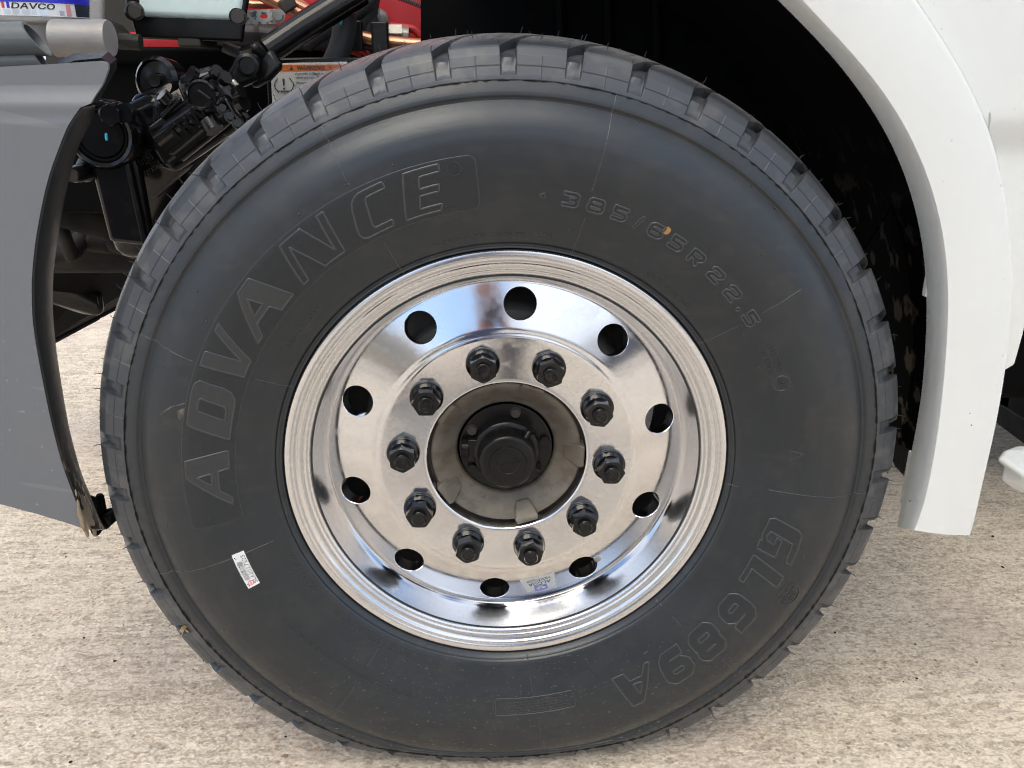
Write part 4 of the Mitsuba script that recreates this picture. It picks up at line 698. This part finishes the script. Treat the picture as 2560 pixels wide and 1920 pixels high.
# frame, axle and far dark shapes under the truck
put(K+'frame_rail', cat([hull([at(150, 170, .62), at(560, 120, .62), at(1050, 160, .66), at(150, 330, .62), at(560, 330, .62), at(1050, 330, .66)], .01), hull([at(250, 128, .60), at(680, 132, .62), at(680, 150, .62), at(250, 150, .60)], .008)]), 'matt_black', 40)
put(K+'axle_beam', cat([hull([at(130, 508, .75), at(300, 560, .80), at(420, 600, .85), at(130, 540, .75), at(300, 592, .8)], .018), hull([at(90, 590, .9), at(420, 560, .9), at(420, 650, .9), at(90, 650, .9)], .03), hull([at(155, 570, .78), at(178, 640, .78)], .014), hull([at(130, 640, .8), at(180, 632, .8), at(200, 600, .85)], .02), hull([at(230, 608, .85), at(300, 615, .86), at(250, 592, .86)], .02), hull([at(290, 610, .8), at(370, 600, .8), at(330, 625, .8)], .02)]), 'dusty_iron', 40)
put(K+'inner_valance', hull([at(x, y, Y) for (x, y, Y) in ((60, 640, 1.0), (340, 580, 1.0), (360, 690, 1.2), (60, 880, 1.28), (250, 775, 1.34), (420, 690, 1.45), (60, 400, 1.3), (420, 400, 1.3))], .01), 'matt_black', 40)
e_ = [(40, 915, 1.25), (140, 870, 1.3), (255, 790, 1.35), (310, 760, 1.4)]
put(K+'lower_lip', cat([hull([at(40, 905, 1.25), at(245, 795, 1.35), at(40, 855, 1.3), at(245, 760, 1.4)], .006), hull([at(252, 790, 1.35), at(420, 700, 1.45), at(252, 752, 1.4), at(420, 662, 1.5)], .006), tube([at(110, 800, 1.3), at(176, 758, 1.33)], .012, 10), tube([at(232, 726, 1.3), at(330, 682, 1.38)], .012, 10)]), 'dusty_iron', 40, label='dusty lower lip of the bumper underside')
put(K+'inner_valance', hull([at(x, y, Y) for x in (150, 470) for y in (190, 520) for Y in (.70, .74)], .01), 'matt_black', 40)
put(K+'support_bar', hull([at(100, 690, 1.1), at(100, 730, 1.1), at(235, 740, 1.15), at(240, 770, 1.15), at(200, 765, 1.15)], .02), 'gloss_black', 40)
put(K+'underbody', cat([hull([(-.10, .68, .66), (2.6, .68, .66), (-.10, 1.9, .66), (2.6, 1.9, .66), (-.10, .68, 1.1), (2.6, .68, 1.1), (-.10, 1.9, 1.1), (2.6, 1.9, 1.1)], .02), rbox((.9, 1.2, .5), (.95, 1.3, .55), .05)]), 'matt_black', 40)
far = lathe([(.10, 0), (.52, 0), (.545, .05), (.545, .28), (.52, .33), (.1, .33)], 64); far.apply_translation((0, 1.95, H)); put(K+'far_wheel', far, 'rubber', 40)

# ------------------------------------------------------------------ small loose things
lf = []
c = at(461, 1573, -.006)
for k in range(5):
    a = rng.uniform(0, 2*PI); q = np.array([math.cos(a), 0, math.sin(a)]); s = np.array([-q[2], 0, q[0]]); L = rng.uniform(.006, .010)
    P = np.array([c, c+q*L*.5+s*.003+[0, -.003, 0], c+q*L+[0, -.001, 0], c+q*L*.5-s*.003+[0, .001, 0]]); lf.append(shell(np.stack([P[[0, 1]], P[[3, 2]]]), .0004))
lf.append(tube([c, c+[-.004, -.004, -.008], c+[-.011, -.002, -.013]], .0006, 6)); put('dry_leaf', cat(lf), 'leaf_dry', label='crumpled dry brown leaf caught in a tread groove at lower left', category='leaf')
peb = []
for k in range(240):
    x, y = rng.uniform(-1.2, 1.2), rng.uniform(-.55, 1.4); r_ = rng.uniform(.0010, .0024)*(1.6 if rng.random() < .05 else 1)
    s = trimesh.creation.icosphere(1, 1.0); vv = np.array(s.vertices)*np.array([r_*rng.uniform(.8, 1.5), r_*rng.uniform(.8, 1.3), r_*.7]); s.vertices = vv*(1+.3*rng.normal(0, .4, (len(vv), 1)))+[x, y, r_*.35]; peb.append(s)
half = len(peb)//2
put('loose_grit', cat(peb[:half]), 'dried_mud', False, label='loose tan grit scattered over the concrete', kind='stuff'); put('dark_grit', cat(peb[half:]), 'dusty_iron', False, label='loose dark grit scattered over the concrete', kind='stuff')

# ------------------------------------------------------------------ what stands behind the camera and shows in the polished rim
pr('skin', (.50, .25, .18), .5); pr('blue_shirt', (.10, .13, .24), .8, spec=.2); pr('jeans', (.030, .040, .075), .85, spec=.2); pr('hair', (.05, .035, .025), .7); pr('shoe', (.03, .028, .026), .6); pr('phone_black', (.01, .01, .01), .2)
pr('navy_paint', (.02, .03, .06), .2, spec=.6, clearcoat=.8); pr('tan_paint', (.42, .36, .27), .3, clearcoat=.5); pr('dark_glass', (.01, .012, .015), .05, spec=.8); pr('lamp_red', (.6, .02, .02), .2); pr('lamp_orange', (.75, .22, .02), .2); pr('trailer_white', (.72, .72, .70), .5); pr('leaf_green', proc(lambda p, n, uv: mix((.035, .060, .018), (.075, .10, .035), fbm(p.x*.8, p.y*.8, p.z*.8))), .8, spec=.2); pr('yellow_line', (.62, .40, .05), .8)
def body(chain, edge=.012, it=14):
    ms = [m3.Manifold.batch_hull([m3.Manifold.sphere(ra, 20).translate(tuple(map(float, a))), m3.Manifold.sphere(rb, 20).translate(tuple(map(float, b)))]) for a, ra, b, rb in chain]
    m = tm(m3.Manifold.batch_boolean(ms, m3.OpType.Add).refine_to_length(edge)); m.merge_vertices(); trimesh.smoothing.filter_taubin(m, iterations=it); return m
PX, PY = -.10, -1.62
head = np.array([PX+.02, -1.43, 1.17]); neck = np.array([PX+.01, -1.50, 1.03]); chest = np.array([PX, -1.56, .86]); hip = np.array([PX-.02, -1.72, .46])
shl, shr = np.array([PX-.19, -1.53, .94]), np.array([PX+.19, -1.53, .94]); ell, elr = np.array([PX-.27, -1.36, .76]), np.array([PX+.27, -1.36, .76])
hl, hr = np.array([CAM[0]-.075, CAM[1]-.075, CAM[2]-.03]), np.array([CAM[0]+.095, CAM[1]-.075, CAM[2]-.03])
kl, kr = np.array([PX-.25, -1.36, .47]), np.array([PX+.22, -1.40, .44]); al, ar = np.array([PX-.22, -1.66, .09]), np.array([PX+.19, -1.70, .09])
P_ = 'person'
labels[P_] = {'label': 'crouching person in blue shirt and jeans taking the picture, mirrored in the rim', 'category': 'person'}
skin = [(head+[0, 0, .02], .088, head+[0, .012, -.055], .062), (head+[0, .09, -.015], .010, head+[0, .075, .02], .010), (neck, .055, head+[0, .0, -.06], .055), (head+[-.088, 0, -.01], .014, head+[-.088, 0, .02], .012), (head+[.088, 0, -.01], .014, head+[.088, 0, .02], .012), (head+[0, .06, -.06], .025, head+[0, .06, -.05], .03),
        (ell*.45+hl*.55, .036, hl+[0, -.035, -.03], .027), (elr*.45+hr*.55, .036, hr+[0, -.035, -.03], .027)]
for h_, sg in ((hl, 1), (hr, -1)):
    skin += [(h_+[0, -.04, -.03], .024, h_+[0, -.012, 0], .026)]
    for j in range(4): q0 = h_+[0, .004, .028-.019*j]; q1 = q0+[sg*.012, .020, .002]; q2 = q1+[sg*.024, .006-.002*j, 0]; skin += [(q0, .0095, q1, .009), (q1, .009, q2, .0078)]
    skin += [(h_+[0, -.02, .012], .012, h_+[sg*.024, -.016, .03], .010), (h_+[sg*.024, -.016, .03], .010, h_+[sg*.045, -.012, .032], .009)]
put(P_+'__body', body(skin, .006, 8), 'skin', True)
put(P_+'__hair', body([(head+[0, -.02, .05], .088, head+[0, -.035, .0], .085), (head+[0, .03, .075], .05, head+[0, -.02, .06], .08)]), 'hair', True)
put(P_+'__shirt', body([(chest, .145, hip+[0, .02, .1], .14), (chest+[-.08, 0, .04], .11, chest+[.08, 0, .04], .11), (neck+[0, 0, -.02], .062, chest, .13), (shl, .075, chest+[-.06, 0, .02], .1), (shr, .075, chest+[.06, 0, .02], .1), (shl, .070, ell, .050), (shr, .070, elr, .050), (ell, .050, ell*.5+hl*.5, .043), (elr, .050, elr*.5+hr*.5, .043)]), 'blue_shirt', True)
put(P_+'__jeans', body([(hip+[-.07, 0, 0], .13, hip+[.07, 0, 0], .13), (hip+[-.08, .03, 0], .105, kl, .072), (hip+[.08, .03, 0], .105, kr, .072), (kl, .072, al, .052), (kr, .072, ar, .052)]), 'jeans', True)
for a_ in (al, ar): put(P_+'__shoe', body([(a_+[0, -.02, -.045], .044, a_+[0, .15, -.055], .034), (a_, .05, a_+[0, 0, -.04], .045)]), 'shoe', True)
put('phone', rbox((.150, .009, .074), (CAM[0]+.01, CAM[1]-.040, CAM[2]-.004), .004), 'phone_black', 40, label='black phone held by the crouching person', category='phone')
def vehicle(key, label, c, rz, paint, group=None):
    M = trimesh.transformations.rotation_matrix(rz, [0, 0, 1]); M[:3, 3] = c
    def add(part, m, mat, sm=40): m = m.copy(); m.apply_transform(M); return put(f'{key}__{part}', m, mat, sm)
    labels[key] = {'label': label, 'category': 'pickup truck'}
    add('body', cat([hull([(x, y, z) for x in (-2.7, 2.6) for y in (-.93, .93) for z in (.55, 1.02)], .06), rbox((1.6, 1.84, .12), (-1.85, 0, 1.10), .04), hull([(x, y, z) for x, z in ((-.75, 1.0), (1.55, 1.0), (-.55, 1.82), (.75, 1.82)) for y in (-.78, .78)], .06)]), paint)
    add('window', hull([(x, y, z) for x, z in ((-.45, 1.12), (1.15, 1.12), (-.38, 1.66), (.68, 1.66)) for y in (-.845, .845)], .01), 'dark_glass'); add('rear_window', hull([(-.76, y, 1.15) for y in (-.6, .6)]+[(-.64, y, 1.66) for y in (-.55, .55)], .02), 'dark_glass')
    add('bumper', rbox((.16, 1.8, .20), (-2.80, 0, .52), .03), 'dull_steel')
    for y in (-.84, .84): add('tail_lamp', rbox((.06, .18, .20), (-2.76, y, .80), .02), 'lamp_red'); add('turn_lamp', rbox((.06, .18, .16), (-2.76, y, .99), .02), 'lamp_orange')
    for x in (-1.75, 1.75):
        for y in (-.86, .86): add('wheel', turned([(0, -.12), (.30, -.12), (.37, -.09), (.37, .09), (.30, .12), (.2, .10), (0, .10)], (0, 1 if y > 0 else -1, 0), (x, y, .372), 32), 'rubber')
vehicle('pickup', 'tan pickup with orange and red tail lamps, mirrored at left in the rim', (-7.0, -10.5, 0), math.radians(150), 'tan_paint')
vehicle('pickup_001', 'navy pickup parked far off, mirrored at right in the rim', (8.5, -13, 0), math.radians(35), 'navy_paint')
labels['box_trailer'] = {'label': 'long white box trailer, mirrored at right in the rim', 'category': 'trailer'}
put('box_trailer__box', rbox((12, 2.5, 2.7), (9.0, -24, 2.5), .05), 'trailer_white', 40); put('box_trailer__frame', rbox((11.5, 1.2, .3), (9.0, -24, .95), .05), 'matt_black', 40)
for x in (12.2, 13.4):
    for y in (-24.9, -23.1): put('box_trailer__wheel', turned([(0, -.14), (.42, -.14), (.51, -.1), (.51, .1), (.42, .14), (0, .14)], (0, 1, 0), (x, y, .512), 32), 'rubber', 40)
labels['depot_shed'] = {'label': 'low tan depot shed with a flat roof, mirrored at left in the rim', 'category': 'shed'}
put('depot_shed__wall', rbox((22, 9, 4.2), (-24, -36, 2.1), .02), 'tan_paint', 40); put('depot_shed__roof', rbox((22.6, 9.6, .35), (-24, -36, 4.38), .05), 'trailer_white', 40)
for k in range(5): put('depot_shed__door', rbox((2.6, .1, 3.0), (-32+4*k, -31.47, 1.52), .02), 'dull_steel', 40)
tv = []
for k in range(2600):
    x = rng.uniform(-75, 75); hgt = 4.2+2.4*math.sin(x*.23)+1.4*math.sin(x*.71+1); z = rng.uniform(.2, 1)**.7*hgt; c = np.array([x, -62+rng.normal(0, 1.6), z]); d = rng.normal(0, 1, (3, 3)); tv.append(c+d*.55)
put('treeline', trimesh.Trimesh(np.vstack(tv), np.arange(len(tv)*3).reshape(-1, 3), process=False), 'leaf_green', False, label='distant green treeline mirrored low in the rim', kind='stuff')
put('painted_line', rbox((.12, 9, .004), (-3.2, -6.5, .002), .0015), 'yellow_line', False, label='yellow painted line on the concrete behind the camera', kind='structure')
